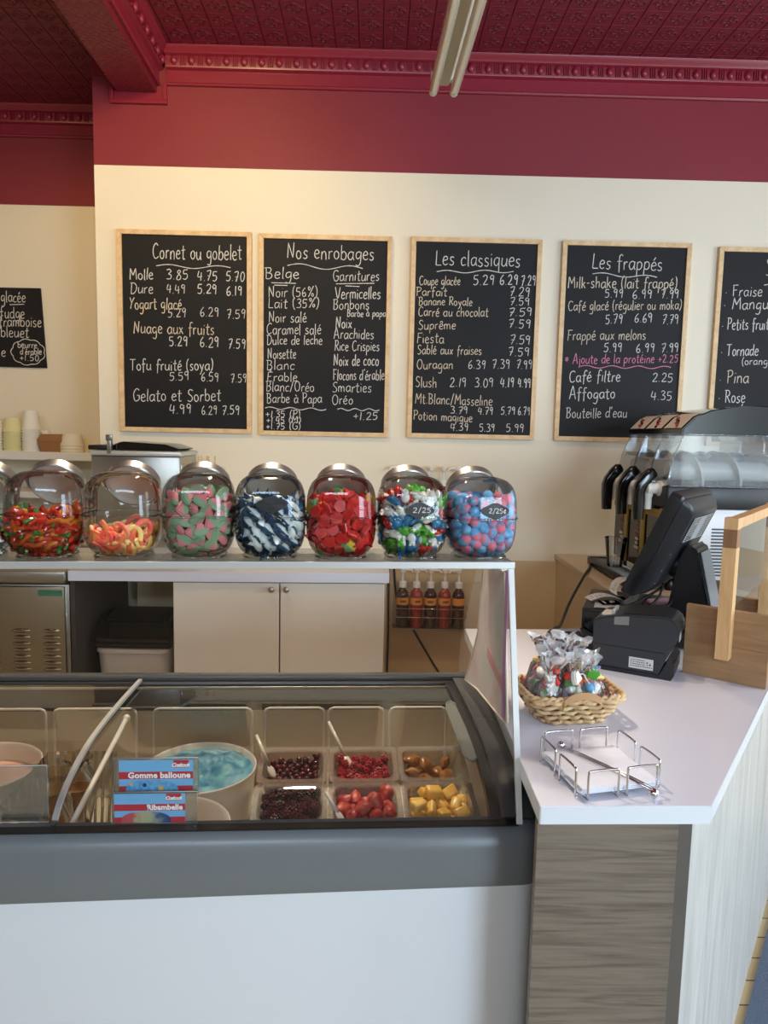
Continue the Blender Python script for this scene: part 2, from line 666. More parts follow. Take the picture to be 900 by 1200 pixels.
def wall_with_window(name, n, horiz, at, a0, a1, w0, w1, z0, z1, th):
    bm = NB()

    def bx(p0, p1, q0, q1, mi):
        if horiz:
            box(bm, (p0, at, q0), (p1, at + th, q1), mi=mi)
        else:
            box(bm, (at, p0, q0), (at + th, p1, q1), mi=mi)
    bx(a0, a1, 0, z0, 0)
    bx(a0, w0, z0, z1, 0)
    bx(w1, a1, z0, z1, 0)
    bx(a0, a1, z1, CZ, 1)
    struct(name, bm, [CREAM, MAROON])
    fr, pn = NB(), NB()

    def fx(b, p0, p1, q0, q1, t0, t1):
        if horiz:
            box(b, (p0, at + t0, q0), (p1, at + t1, q1))
        else:
            box(b, (at + t0, p0, q0), (at + t1, p1, q1))
    k = 4
    for i in range(k + 1):
        p = w0 + (w1 - w0) * i / k
        fx(fr, p - 0.03, p + 0.03, z0, z1, 0.02, th - 0.02)
    fx(fr, w0, w1, z0, z0 + 0.06, 0.02, th - 0.02)
    fx(fr, w0, w1, z1 - 0.06, z1, 0.02, th - 0.02)
    fx(pn, w0, w1, z0, z1, th * 0.45, th * 0.55)
    f = struct('window_%d' % n, fr, WHITE_PL)
    p = obj('pane', pn, GLASS, f)


wall_with_window('wall_front', 1, True, YF - 0.1, 1.6, XR, 1.7, 3.3, 1.0, 2.6, 0.1)
wall_with_window('wall_south', 3, True, YF - 0.1, XL, 1.6, -1.4, 0.5, 2.62, 3.08, 0.1)  # high transom opening added to go with the extra freezer light
wall_with_window('wall_right', 2, False, XR, YF, WY + 0.12, -0.4, 2.4, 0.75, 2.65, 0.1)

TAN = mat('tan_lower_wall', (206, 180, 140), 0.5, noise=0.03, nscale=4)
bm = NB()
box(bm, (0.066, WY - 0.003, 0.0), (XR, WY, 0.862))
struct('trim_7', bm, TAN)
# ------------------------------------------------------------------ cornice, ledge board, beam
MAR_T = mat('maroon_gloss_trim', (138, 36, 52), 0.32, noise=0.05, nscale=6)


def cornice(name, p0, p1, inward, eggs=True):
    """flat ledge board with an egg-and-dart strip above, from p0 to p1 (x,y) on the wall line"""
    a, b = Vector((*p0, 0)), Vector((*p1, 0))
    t = (b - a).normalized()
    n = Vector((*inward, 0)).normalized()
    bm = NB()
    prof = [(0, 3.028), (0.014, 3.028), (0.018, 3.036), (0.012, 3.042), (0.012, 3.092), (0.03, 3.098), (0.032, 3.104), (0.032, 3.146), (0.045, 3.152), (0.05, 3.162), (0.06, 3.17), (0.064, CZ), (0, CZ)]
    va = [bm.verts.new(a + n * o + Vector((0, 0, z))) for o, z in prof]
    vb = [bm.verts.new(b + n * o + Vector((0, 0, z))) for o, z in prof]
    for i in range(len(prof)):
        j = (i + 1) % len(prof)
        bm.faces.new((va[i], va[j], vb[j], vb[i]))
    bm.faces.new(va)
    bm.faces.new(vb)
    Ln = (b - a).length
    k = int(Ln / 0.079)
    for i in range(k):
        c = a + t * (0.04 + i * 0.079) + n * 0.034 + Vector((0, 0, 3.126))
        q = Matrix((t, n, Vector((0, 0, 1)))).transposed()
        ball(bm, c, 0.019, (0.85, 0.8, 1.1), 2, rot=q)
        for s in (0.030, 0.0395, 0.049):
            d = c + t * s
            box(bm, (-0.0022, -0.006, -0.02), (0.0022, 0.006, 0.02), mtx=Matrix.Translation(d) @ q.to_4x4())
    return struct(name, bm, MAR_T, smooth='auto')


cornice('trim_1', (-0.985, WY), (XR, WY), (0, -1))
cornice('trim_2', (XL, AY), (-1.327, AY), (0, -1))

# beam that runs from the wall corner towards the street
bx0, bx1 = -1.212, -1.033
bm = NB()
box(bm, (0, -6.2, 2.995), (bx1 - bx0, 0, CZ), mi=0)
o = struct('trim_3', bm, [DIAM], loc=(bx0, WY, 0), rotz=R(-1.6) * -1)
o = cornice('trim_4', (bx1 + 0.0, WY), (bx1 + 6.1 * math.sin(R(1.6)), WY - 6.1), (1, 0.03))
# moulding frame round the beam pocket on the wall
bm = NB()
for lo, hi in (((-1.245, WY - 0.018, 2.945), (-0.985, WY, 2.962)), ((-1.245, WY - 0.018, 2.962), (-1.228, WY, 3.06)), ((-1.002, WY - 0.018, 2.962), (-0.985, WY, 3.035)), ((-1.228, WY - 0.010, 2.962), (-1.002, WY, 3.0))):
    box(bm, lo, hi, 0.003)
struct('trim_5', bm, MAR_T)
# soffit strip at the corner of the alcove
bm = NB()
box(bm, (-1.327, WY - 0.012, 3.065), (-1.235, WY, CZ), 0.002)
struct('trim_6', bm, MAR_T)

# ================================================================== CHALK HANDWRITING
# single-stroke letters: width, then strokes ("x,y ..." on a grid: baseline 0, x-height 5, capitals 9)
G = {
 'a': '4.6;4,4.4 2.6,5 1,4.2 .5,2.2 1.4,.3 2.8,.5 4,2.6;4.1,5 4,1.6 4.7,.1', 'b': '4.4;.7,9 .6,.2;.7,3.4 2,5 3.8,4 3.9,1.5 2.4,0 .7,1',
 'c': '3.8;3.6,4.2 2.4,5 .9,4 .5,2 1.4,.2 3.6,.7', 'd': '4.6;3.9,4 2.4,5 .8,3.8 .6,1.4 1.8,0 3.4,1.2 4,3;4.1,9 4,1 4.6,0',
 'e': '4;.6,2.6 3.5,3.2 3,4.8 1.6,5 .5,3 .9,.8 2.2,0 3.8,.8', 'f': '3.6;3.9,8.2 2.9,9 1.8,8 1.6,5 1.5,-2;.2,4.6 3.4,5',
 'g': '4.4;3.8,4.4 2.4,5 .8,4 .7,1.6 2,.6 3.5,2 3.9,4.6;3.9,4.8 3.8,-1.5 2.6,-3.6 .6,-3', 'h': '4.4;.7,9 .7,0;.7,2.8 2.2,4.8 3.6,4.2 3.7,0',
 'i': '1.6;.8,4.8 .8,0;.8,6.8 .9,7.1', 'j': '2;1.2,4.8 1.2,-2 .2,-3.4;1.2,6.8 1.3,7.1', 'k': '4;.7,9 .7,0;3.4,4.8 .8,2.2;1.6,2.9 3.8,0',
 'l': '1.6;.9,9 .8,.6 1.4,0', 'm': '6.6;.7,4.8 .7,0;.7,3 1.9,4.8 3,4.2 3.2,0;3.2,3 4.4,4.8 5.7,4.2 5.9,0', 'n': '4.4;.7,4.8 .7,0;.7,2.8 2.1,4.9 3.5,4.2 3.8,0',
 'o': '4.2;2.2,5 .8,4 .6,1.6 2,0 3.5,1 3.6,3.6 2.2,5', 'p': '4.4;.7,4.8 .6,-3.6;.7,3.4 2,5 3.7,4.2 3.8,1.6 2.2,.2 .7,1', 'q': '4.4;3.8,4.4 2.4,5 .8,4 .6,1.6 2,.2 3.8,2.4;3.9,4.9 3.8,-3.6',
 'r': '3.2;.7,4.8 .7,0;.7,2.8 1.8,4.7 3.1,4.6', 's': '3.6;3.2,4.4 1.8,5 .8,4 1.4,2.8 2.8,2 3,.8 1.8,0 .4,.6', 't': '3.4;1.7,8 1.6,1 2.4,0 3.3,.5;.1,5.4 3.4,5.6',
 'u': '4.6;.7,4.8 .7,1.2 1.8,0 3.2,.8 3.9,2.6;4,4.8 4,.8 4.6,0', 'v': '4;.4,4.8 1.9,0 3.6,4.8', 'w': '6;.4,4.8 1.6,0 3,4 4.2,0 5.6,4.8', 'x': '4;.5,4.8 3.6,0;3.5,4.8 .4,0',
 'y': '4.2;.5,4.8 2,1;3.8,4.8 1.8,-1.6 .4,-3.4', 'z': '4;.5,4.6 3.5,4.6 .5,0 3.7,.2',
 'A': '6;.4,0 2.6,9 3.4,9 5.4,0;1.2,3.4 4.8,3.6', 'B': '5;.9,9 .8,0;-.3,8.8 2.8,9 4,7.4 3,5.2 1,4.8;1,4.8 3.6,4.4 4.4,2.4 3.2,.3 .8,0', 'C': '5.4;5,7.8 3.4,9 1.4,7.6 .6,4.4 1.4,1 3.2,0 5.2,1.2',
 'D': '5.6;.9,9 .8,0;-.2,8.8 3,8.8 5,6.4 4.8,2.6 2.8,.2 .8,0', 'E': '4.8;4.4,8.8 .8,8.8;.9,8.8 .8,.2;.8,4.6 3.6,4.8;.8,.2 4.6,.2', 'F': '4.6;4.6,8.9 .2,8.8;.9,8.8 .8,0;.9,4.8 3.6,5',
 'G': '5.8;5,7.8 3.2,9 1.2,7.4 .6,4.2 1.6,.8 3.4,0 5.2,1.4 5.2,4;3.4,4.1 5.6,4', 'L': '4.4;.9,9 .8,.3;.8,.3 4.4,.3', 'M': '7;.6,0 1.2,9;1.2,9 3.4,3.4;3.4,3.4 5.8,9;5.8,9 6.4,0',
 'N': '5.8;.8,0 1,9;1,9 4.6,.4;4.6,.4 4.8,9.2', 'O': '5.8;3,9 1.2,7.6 .6,4.2 1.6,.8 3.2,0 5,1.8 5.2,5.6 4.2,8.2 3,9', 'P': '4.8;.9,9 .8,0;-.2,8.8 3,9 4.4,7.2 3.4,5 1,4.4',
 'R': '5;.9,9 .8,0;-.2,8.8 3,9 4.3,7.2 3.2,5 1,4.6;2,4.6 4.8,0', 'S': '4.8;4.4,7.8 2.6,9 1,7.6 1.4,5.6 3.6,3.8 4.2,1.8 2.8,0 .6,.8', 'T': '5.4;0,8.6 5.4,9;2.7,8.8 2.6,0',
 'V': '5.4;.4,9 2.8,0 5.2,9', 'Y': '5;.4,9 2.4,4.6;4.8,9 2.4,4.6 1.4,0',
 '0': '4.4;2.4,7.6 1,6.4 .6,3 1.8,.1 3.6,1.6 3.8,5.4 2.4,7.6', '1': '2.2;1.4,7.6 1.1,0', '2': '4.6;.6,6 1.8,7.6 3.6,6.6 3.2,4 .8,.6 1.6,.2 4.4,.4',
 '3': '4.2;.6,7 2.2,7.8 3.6,6.2 1.8,4.2;1.8,4.2 3.8,3 3.2,.4 .4,.4', '4': '4.6;1.4,7.6 .6,3 4.2,3.2;3.4,6.4 3.2,0', '5': '4.4;1,7.4 .8,4.4 3,4.4 3.8,2.2 2.4,.1 .4,.6;1,7.4 4,7.4',
 '6': '4.2;3,7.6 1,5 .6,1.6 2,0 3.6,1.4 2.8,3.4 .8,2.4', '7': '4.2;.4,7 3.8,7.4 1.6,0;1.2,3.6 3.6,3.8', '8': '4.2;3.4,6.4 2,7.6 .9,6 3.4,2.6 3,.4 1.4,0 .6,1.8 3.4,6.4',
 '9': '4.2;3.4,6.6 1.8,7.6 .7,5.8 1.8,4.2 3.4,5.8;3.5,6.8 3,0', '.': '1.8;.8,.5 1,.1', ',': '1.8;1,.5 .5,-1.2', '-': '3.2;.5,3.4 2.8,3.5', '/': '3.6;3.2,9.4 .6,-1', '(': '2.4;2,9.6 .7,6.6 .7,2 2,-1.4',
 ')': '2.4;.4,9.6 1.7,6.6 1.7,2 .4,-1.4', '+': '4;2,5.6 2,1.2;.3,3.4 3.8,3.5', '%': '6;1.6,8.6 .7,7 1.6,5.6 2.5,7 1.6,8.6;5.2,9 1,0;4.6,3.2 3.7,1.8 4.6,.4 5.5,1.8 4.6,3.2', "'": '1.6;1,9.4 .7,7.6', '*': '4.4;2.2,7 2.2,2;.4,5.8 4,3.2;4,5.8 .4,3.2',
 ' ': '3;', '\u00b7': '2;.8,3 1,2.7 .7,2.6', '\u00a2': '4;3.4,4.4 2.2,5 .8,4 .8,1.4 2.2,.3 3.6,1;2.2,6.4 2.2,-1',
}
ACC = {'\u00e9': ('e', '1.6,6.2 3,8'), '\u00e0': ('a', '1.4,8 2.8,6.2'), '\u00ea': ('e', '.8,6.2 2.1,7.6 3.4,6.2'), '\u00ee': ('i', '-.4,6.2 .8,7.6 2.2,6.2'), '\u00c9': ('E', '2,9.8 3.4,11.4')}


def glyph(ch):
    extra = None
    if ch in ACC:
        ch, extra = ACC[ch]
    g = G.get(ch, G[' '])
    w, *st = g.split(';')
    if extra and ch == 'i':
        st = st[:1]
    S = [[tuple(float(v) for v in p.split(',')) for p in s.split()] for s in st if s.strip()]
    if extra:
        S.append([tuple(float(v) for v in p.split(',')) for p in extra.split()])
    return float(w), S


def ribbon(bm, pts, w, y, mi, rg):
    """a chalk stroke: a flat, slightly ragged ribbon of width w lying on a board (x along, z up, at depth y)"""
    if len(pts) < 2:
        return
    n = len(pts)
    prev = None
    for i in range(n):
        a, b = pts[max(i - 1, 0)], pts[min(i + 1, n - 1)]
        tx, tz = b[0] - a[0], b[1] - a[1]
        l = math.hypot(tx, tz) or 1
        nx, nz = -tz / l, tx / l
        h = w * 0.5 * rg.uniform(0.75, 1.15)
        cur = (bm.verts.new((pts[i][0] + nx * h, y, pts[i][1] + nz * h)), bm.verts.new((pts[i][0] - nx * h, y, pts[i][1] - nz * h)))
        if prev:
            f = bm.faces.new((prev[0], cur[0], cur[1], prev[1]))
            f.material_index = mi
        prev = cur


def write(bm, text, x0, z0, x1, cap, w=0.0042, mi=0, y=0.0, slope=0.0, seed=1):
    """handwrite text from x0 to x1 on baseline z0, capitals cap high"""
    rg = random.Random(seed * 101 + len(text))
    gl = [glyph(c) for c in text]
    tot = sum(g[0] for g in gl) + 0.7 * (len(gl) - 1)
    sx = (x1 - x0) / tot
    sz = cap / 9.0
    x = 0.0
    for wd, S in gl:
        dy = rg.uniform(-.35, .35)
        sl = rg.uniform(-.02, .07)
        for st in S:
            p = catmull([(x + px + rg.uniform(-.12, .12) + sl * py, py * rg.uniform(.97, 1.03) + dy) for px, py in st], 4)
            ribbon(bm, [(x0 + px * sx, z0 + py * sz + slope * px * sx) for px, py in p], w, y, mi, rg)
        x += wd + 0.7


def wavy(bm, x0, z0, x1, z1, amp, n, w=0.004, mi=0, y=0.0, seed=3):
    rg = random.Random(seed)
    p = [(x0 + (x1 - x0) * t / 40, z0 + (z1 - z0) * t / 40 + amp * math.sin(2 * PI * n * t / 40)) for t in range(41)]
    ribbon(bm, p, w, y, mi, rg)


def menu_board(label, x0, z0, corners, lines, extras=(), Wb=0.617, Hb=0.932, th=0.022, mats=None, seed=0, rotz=0):
    """framed chalkboard hung on the wall; corners: TL TR BL BR of the slate in the working units of lines"""
    t = thing('menu_board', label, 'chalkboard', (x0, WY, z0), 0, 'chalk menu boards on the wall')
    fw = 0.021
    bm = NB()
    for poly in (((0, 0), (Wb, 0), (Wb - fw, fw), (fw, fw)), ((Wb, 0), (Wb, Hb), (Wb - fw, Hb - fw), (Wb - fw, fw)), ((Wb, Hb), (0, Hb), (fw, Hb - fw), (Wb - fw, Hb - fw)), ((0, Hb), (0, 0), (fw, fw), (fw, Hb - fw))):
        c = (sum(p[0] for p in poly) / 4, sum(p[1] for p in poly) / 4)
        prism(bm, [(c[0] + (p[0] - c[0]) * .9985, c[1] + (p[1] - c[1]) * .9985) for p in poly], -th, -0.001, 1)
    obj('frame', bm, PINE, t)
    bm = NB()
    box(bm, (fw * .9, -th * 0.62, fw * .9), (Wb - fw * .9, -0.001, Hb - fw * .9))
    obj('slate_panel', bm, BOARD, t)
    TL, TR, BL, BR = corners
    iw, ih = Wb - 2 * fw, Hb - 2 * fw

    def uv(px, py):
        v = 0.5
        for _ in range(6):
            l = TL[0] + (BL[0] - TL[0]) * v
            r = TR[0] + (BR[0] - TR[0]) * v
            u = (px - l) / (r - l)
            tp = TL[1] + (TR[1] - TL[1]) * u
            bt = BL[1] + (BR[1] - BL[1]) * u
            v = (py - tp) / (bt - tp)
        return fw + u * iw, Hb - fw - v * ih
    s = ih / (BL[1] - TL[1])
    bms = {0: NB(), 1: NB(), 2: NB()}
    yy = -th * 0.62 - 0.0006
    for k, ln in enumerate(lines):
        tx, xa, by, xb, cap = ln[:5]
        mi = ln[5] if len(ln) > 5 else 0
        by2 = ln[6] if len(ln) > 6 else by
        a, b = uv(xa, by), uv(xb, by2)
        write(bms[mi], tx, a[0], a[1], b[0], cap * s, 0.0040 if cap > 58 else 0.0034, 0, yy, (b[1] - a[1]) / (b[0] - a[0]), seed * 50 + k)
    for e in extras:
        mi = e[6] if len(e) > 6 else 0
        a, b = uv(e[0], e[1]), uv(e[2], e[3])
        wavy(bms[mi], a[0], a[1], b[0], b[1], e[4] * s, e[5], 0.0036, 0, yy, seed)
    for mi, (nm, m) in enumerate((('chalk_lettering', CHALK), ('tan_chalk_lettering', CHALKT), ('pink_chalk_lettering', CHALKP))):
        if len(bms[mi].verts):
            o = obj(nm, bms[mi], m, t)
            if mi == 2:
                o['label'] = 'line written in pink chalk'
        else:
            bms[mi].free()
    return t


e_, a_, ec_, ic_, EE = '\u00e9', '\u00e0', '\u00ea', '\u00ee', '\u00c9'
menu_board('framed black chalkboard headed Cornet ou gobelet above the steel topping cooler', -1.222, 1.457, ((58, 58), (738, 75), (80, 1108), (752, 1122)), [
    ('Cornet ou gobelet', 225, 190, 710, 80, 0, 196), ('Molle', 100, 300, 230, 60), ('3.85', 300, 300, 420, 62), ('4.75', 468, 308, 578, 62), ('5.70', 625, 310, 728, 62),
    ('Dure', 105, 375, 230, 58), ('4.49', 302, 375, 405, 58), ('5.29', 470, 378, 578, 60), ('6.19', 628, 388, 715, 60), ('Yogart glac' + e_, 100, 460, 385, 62, 1), ('5.29', 310, 505, 410, 58), ('6.29', 485, 500, 590, 58), ('7.59', 632, 510, 735, 58),
    ('Nuage aux fruits', 122, 590, 565, 66, 1, 600), ('5.29', 318, 660, 420, 62), ('6.29', 487, 668, 592, 66), ('7.59', 640, 675, 738, 62), ('Tofu fruit' + e_ + ' (soya)', 105, 795, 560, 62, 0), ('5.59', 320, 850, 430, 55), ('6.59', 495, 856, 592, 58), ('7.59', 658, 862, 745, 55),
    ('Gelato et Sorbet', 120, 965, 605, 68), ('4.99', 320, 1035, 445, 62), ('6.29', 500, 1040, 585, 58), ('7.59', 612, 1040, 708, 60)], [(245, 228, 650, 238, 9, 1.5)], Wb=0.624, seed=1)
menu_board('framed black chalkboard headed Nos enrobages, written in two columns', -0.562, 1.453, ((90, 88), (755, 108), (105, 1128), (742, 1140)), [
    ('Nos enrobages', 212, 192, 682, 78, 0, 208), ('Belge', 100, 300, 282, 60), ('Noir (56%)', 118, 400, 382, 58), ('Lait (35%)', 118, 458, 390, 55), ('Noir sal' + e_, 122, 535, 325, 56), ('Caramel sal' + e_, 112, 600, 402, 58), ('Dulce de leche', 115, 655, 410, 52),
    ('Noisette', 120, 732, 272, 56), ('Blanc', 115, 792, 265, 52), (EE + 'rable', 118, 855, 280, 50), ('Blanc/Or' + e_ + 'o', 115, 910, 370, 54), ('Barbe ' + a_ + ' Papa', 120, 975, 412, 54), ('+1.35 (P)', 115, 1055, 300, 42), ('+1.45 (M)', 120, 1085, 302, 36), ('+1.75 (G)', 118, 1122, 302, 40),
    ('Garnitures', 462, 315, 710, 58), ('Vermicelles', 475, 410, 718, 62), ('Bonbons', 465, 465, 658, 54), ('Barbe ' + a_ + ' papa', 540, 506, 748, 38), ('Noix', 478, 568, 566, 60), ('Arachides', 470, 625, 684, 56), ('Rice Crispies', 475, 690, 714, 56),
    ('Noix de coco', 470, 770, 712, 62), ("Flocons d'" + e_ + 'rable', 470, 848, 742, 58), ('Smarties', 465, 915, 674, 56), ('Or' + e_ + 'o', 465, 982, 576, 54), ('+1.25', 580, 1068, 708, 50)],
    [(218, 232, 622, 250, 12, 1.5), (135, 323, 265, 327, 0, 1), (150, 336, 220, 338, 0, 1), (480, 330, 685, 328, 0, 1), (530, 341, 605, 345, 0, 1), (112, 1003, 435, 1010, 6, 3), (495, 1010, 718, 1012, 6, 3)], Wb=0.62, seed=2)
menu_board('framed black chalkboard headed Les classiques, with a long price list', 0.149, 1.456, ((103, 112), (765, 125), (83, 1142), (715, 1148)), [
    ('Les classiques', 205, 236, 668, 80, 0, 242), ('Coupe glac' + e_ + 'e', 120, 340, 342, 48, 1), ('5.29', 412, 340, 527, 62), ('6.29', 557, 336, 655, 62), ('7.29', 672, 342, 752, 62), ('Parfait', 105, 398, 270, 46, 1), ('7.29', 608, 398, 720, 58),
    ('Banane Royale', 118, 448, 408, 44, 1), ('7.59', 610, 445, 720, 48), ('Carr' + e_ + ' au chocolat', 115, 506, 494, 50, 1), ('7.59', 602, 502, 732, 52), ('Supr' + ec_ + 'me', 115, 576, 318, 50, 1), ('7.59', 602, 566, 725, 54), ('Fiesta', 108, 650, 255, 56, 1), ('7.59', 610, 652, 722, 58),
    ('Sabl' + e_ + ' aux fraises', 110, 711, 458, 50, 1), ('7.59', 602, 716, 716, 54), ('Ouragan', 108, 790, 303, 52, 1), ('6.39', 385, 786, 480, 54), ('7.39', 515, 786, 610, 58), ('7.99', 645, 786, 730, 56), ('Slush', 102, 890, 216, 58, 1), ('2.19', 285, 886, 376, 58), ('3.09', 420, 886, 522, 58), ('4.19', 558, 886, 632, 60), ('4.99', 652, 886, 722, 60),
    ('Mt.Blanc/Masseline', 100, 978, 515, 56, 1, 988), ('3.79', 290, 1032, 384, 46), ('4.79', 438, 1035, 518, 48), ('5.79', 560, 1036, 638, 50), ('6.79', 652, 1036, 718, 52), ('Potion magique', 92, 1068, 408, 50, 1, 1078), ('4.39', 290, 1126, 386, 48), ('5.39', 445, 1128, 528, 50), ('5.99', 588, 1130, 684, 52)], [(215, 270, 632, 266, 7, 2)], Wb=0.612, seed=3)
menu_board('framed black chalkboard headed Les frappés, with one line in pink chalk'.replace('frappés', 'frapp' + e_ + 's'), 0.858, 1.456, ((120, 85), (768, 108), (62, 1105), (700, 1125)), [
    ('Les frapp' + e_ + 's', 250, 208, 632, 78, 0, 222), ('Milk-shake (lait frapp' + e_ + ')', 120, 308, 712, 60, 1, 318), ('5.99', 320, 362, 420, 52), ('6.99', 470, 370, 576, 54), ('7.99', 625, 370, 722, 54), ('Caf' + e_ + ' glac' + e_ + ' (r' + e_ + 'gulier ou moka)', 120, 428, 737, 52, 1), ('5.79', 322, 500, 415, 58), ('6.69', 480, 496, 578, 56), ('7.79', 630, 506, 720, 58),
    ('Frapp' + e_ + ' aux melons', 115, 586, 542, 56, 1), ('5.99', 312, 652, 412, 56), ('6.99', 488, 656, 590, 56), ('7.99', 625, 656, 720, 56), ('* Ajoute de la prot' + e_ + 'ine +2.25', 100, 712, 718, 50, 2), ('Caf' + e_ + ' filtre', 122, 810, 402, 62), ('2.25', 575, 816, 690, 56), ('Affogato', 122, 902, 374, 62), ('4.35', 568, 914, 684, 56), ("Bouteille d'eau", 105, 1006, 438, 56)],
    [(255, 236, 605, 258, 8, 1.5), (180, 728, 680, 738, 7, 3.5, 2)], Wb=0.607, seed=4)
menu_board('framed black chalkboard with a fruit list behind the slush machine lid', 1.597, 1.445, ((400, 135), (1030, 150), (345, 1160), (985, 1180)), [
    ('Su', 615, 268, 735, 100), ('\u00b7 Fraise', 410, 370, 605, 58), ('\u00b7 Mangue', 402, 440, 672, 62), ('\u00b7 Petits fruits', 395, 550, 664, 62), ('\u00b7 Tornade', 392, 690, 592, 62), ('(orange', 505, 740, 668, 42), ('\u00b7 Pina', 385, 840, 545, 68, 1), ('\u00b7 Rose', 382, 946, 528, 66), ('(orange', 505, 1000, 668, 44)],
    [(615, 312, 690, 298, 0, 1)], Wb=0.615, seed=5)

# frameless slate in the alcove
t = thing('menu_slate', 'small unframed black slate with chalk writing, tacked to the alcove wall', 'chalkboard', (-2.42, AY, 1.80))
bm = NB()
prism(bm, [(0, 0), (0.565, -0.003), (0.543, 0.432), (0, 0.43)], -0.012, -0.001, 1)
obj('slate_panel', bm, BOARD, t)
bm = NB()


def sp(px, py):
    return (px / 3 * 0.0048 + 0.308, 0.4305 - (py - 297) / 273 * 0.432)


for k, (tx, xa, by, xb, cap) in enumerate((('glac' + e_ + 'e', 10, 345, 95, 48), ('fudge', 5, 400, 90, 50), ('framboise', 0, 430, 147, 48), ('bleuet', 5, 466, 102, 48), ('beurre', 62, 502, 130, 28), ("d'" + e_ + 'rable', 70, 525, 145, 28), ('+1.50', 68, 547, 135, 30), ('e', 4, 535, 20, 45))):
    a, b = sp(xa, by), sp(xb, by)
    write(bm, tx, a[0], a[1], b[0], cap * 0.432 / 273 * .8, 0.004, 0, -0.0126, 0, 300 + k)
a, b = sp(40, 355), sp(90, 352)
wavy(bm, a[0], a[1], b[0], b[1], 0, 1, .004, 0, -0.0126)
cl = []
for k in range(0, 361, 5):
    th = R(k)
    rr = 1 + 0.09 * abs(math.sin(4.5 * th))
    p = sp(98 + 55 * rr * math.cos(th), 517 + 42 * rr * math.sin(th))
    cl.append(p)
ribbon(bm, cl, 0.004, -0.0126, 0, random.Random(2))
obj('chalk_lettering', bm, CHALK, t)

# ================================================================== ALCOVE SHELF AND ITS PAPERWARE
SHZ = 1.335
bm = NB()
box(bm, (-3.0, 3.84, SHZ - 0.045), (-1.335, AY - 0.002, SHZ), 0.004)
o = obj('wall_shelf', bm, WHITE_PL)
tag(o, 'long white wall shelf in the alcove carrying paper cups', 'shelf')
CUP_W = mat('white_paper_cup', (238, 232, 218), 0.7, noise=0.02, nscale=10)
CUP_Y = mat('cream_yellow_paper_cup', (226, 218, 160), 0.7, noise=0.03, nscale=10)
KRAFT = mat('brown_kraft_board', (150, 106, 62), 0.75, noise=0.06, nscale=15)
PULP = mat('moulded_pulp', (228, 216, 192), 0.85, noise=0.04, nscale=60, bump=0.1, bscale=120)


def cup_mesh(rt, rb, h):
    bm = NB()
    lathe(bm, [(rb, 0), (rt, h), (rt + 0.004, h), (rt + 0.004, h - 0.006), (rt - 0.002, h - 0.004), (rb - 0.002, 0.004)], 24, caps=(True, True))
    return bm


def cup_stack(x, y, n, rt, rb, h, step, m, label, group, tip=None):
    """upside-down nested paper cups"""
    first = obj('paper_cup', cup_mesh(rt, rb, h), m, None, 'auto', loc=(x, y, SHZ + h))
    first.rotation_euler = (PI, 0, 0)
    tag(first, label, 'cup', group)
    for k in range(1, n):
        c = first.copy()
        COL.objects.link(c)
        c.location = (x + rnd.uniform(-.001, .001), y, SHZ + h + k * step)
        if tip and k == n - 1:
            c['label'] = tip
            del c['group']
    return first


cup_stack(-1.885, 3.93, 9, 0.048, 0.034, 0.105, 0.0145, CUP_W, 'white paper cup in the taller upside-down stack beside the kraft box', 'tall stack of white paper cups', 'topmost white paper cup of the taller stack beside the kraft box')
cup_stack(-1.985, 3.93, 8, 0.050, 0.040, 0.075, 0.0145, CUP_Y, 'pale yellow paper cup in the shorter stack on the alcove shelf', 'stack of pale yellow paper cups', 'topmost pale yellow paper cup of the shorter stack')
cup_stack(-2.085, 3.93, 7, 0.047, 0.036, 0.085, 0.0145, CUP_W, 'white paper cup in the stack beside the pale yellow cups', 'stack of white paper cups beside the yellow ones')
cup_stack(-1.86, 4.02, 3, 0.04, 0.03, 0.09, 0.012, CUP_W, 'white paper cup in the short stack behind the kraft box', 'short stack of white cups behind the kraft box')
# kraft takeaway box
t = thing('takeaway_box', 'brown kraft takeaway box with a folded lid on the alcove shelf', 'box', (-1.765, 3.93, SHZ))
bm = NB()
loft(bm, [[(px * s, py * s, z) for px, py in rrect(0.135, 0.11, 0.012)] for s, z in ((0.82, 0.0), (1.0, 0.058))], cap0=True, cap1=True)
obj('tray', bm, KRAFT, t, 'auto')
bm = NB()
loft(bm, [[(px * s, py * s, z) for px, py in rrect(0.135, 0.11, 0.012)] for s, z in ((1.03, 0.056), (1.03, 0.064), (0.80, 0.095))], cap0=True, cap1=True)
obj('lid', bm, KRAFT, t, 'auto')
# upside-down pulp bowls
for k in range(3):
    bm = NB()
    lathe(bm, [(0.062, 0), (0.064, 0.004), (0.048, 0.066), (0.046, 0.066), (0.058, 0.004)], 28, caps=(False, False))
    lathe(bm, [(0.0, 0.066), (0.047, 0.066)], 28, caps=(False, False))
    o = obj('pulp_bowl', bm, PULP, None, 'auto', loc=(-1.66, 3.92, SHZ + 0.016 * k))
    tag(o, ('bottom upside-down pulp bowl of the stack beside the kraft box', 'middle upside-down pulp bowl of the stack beside the kraft box', 'topmost upside-down pulp bowl of the stack beside the kraft box')[k], 'bowl', 'stack of pulp bowls')
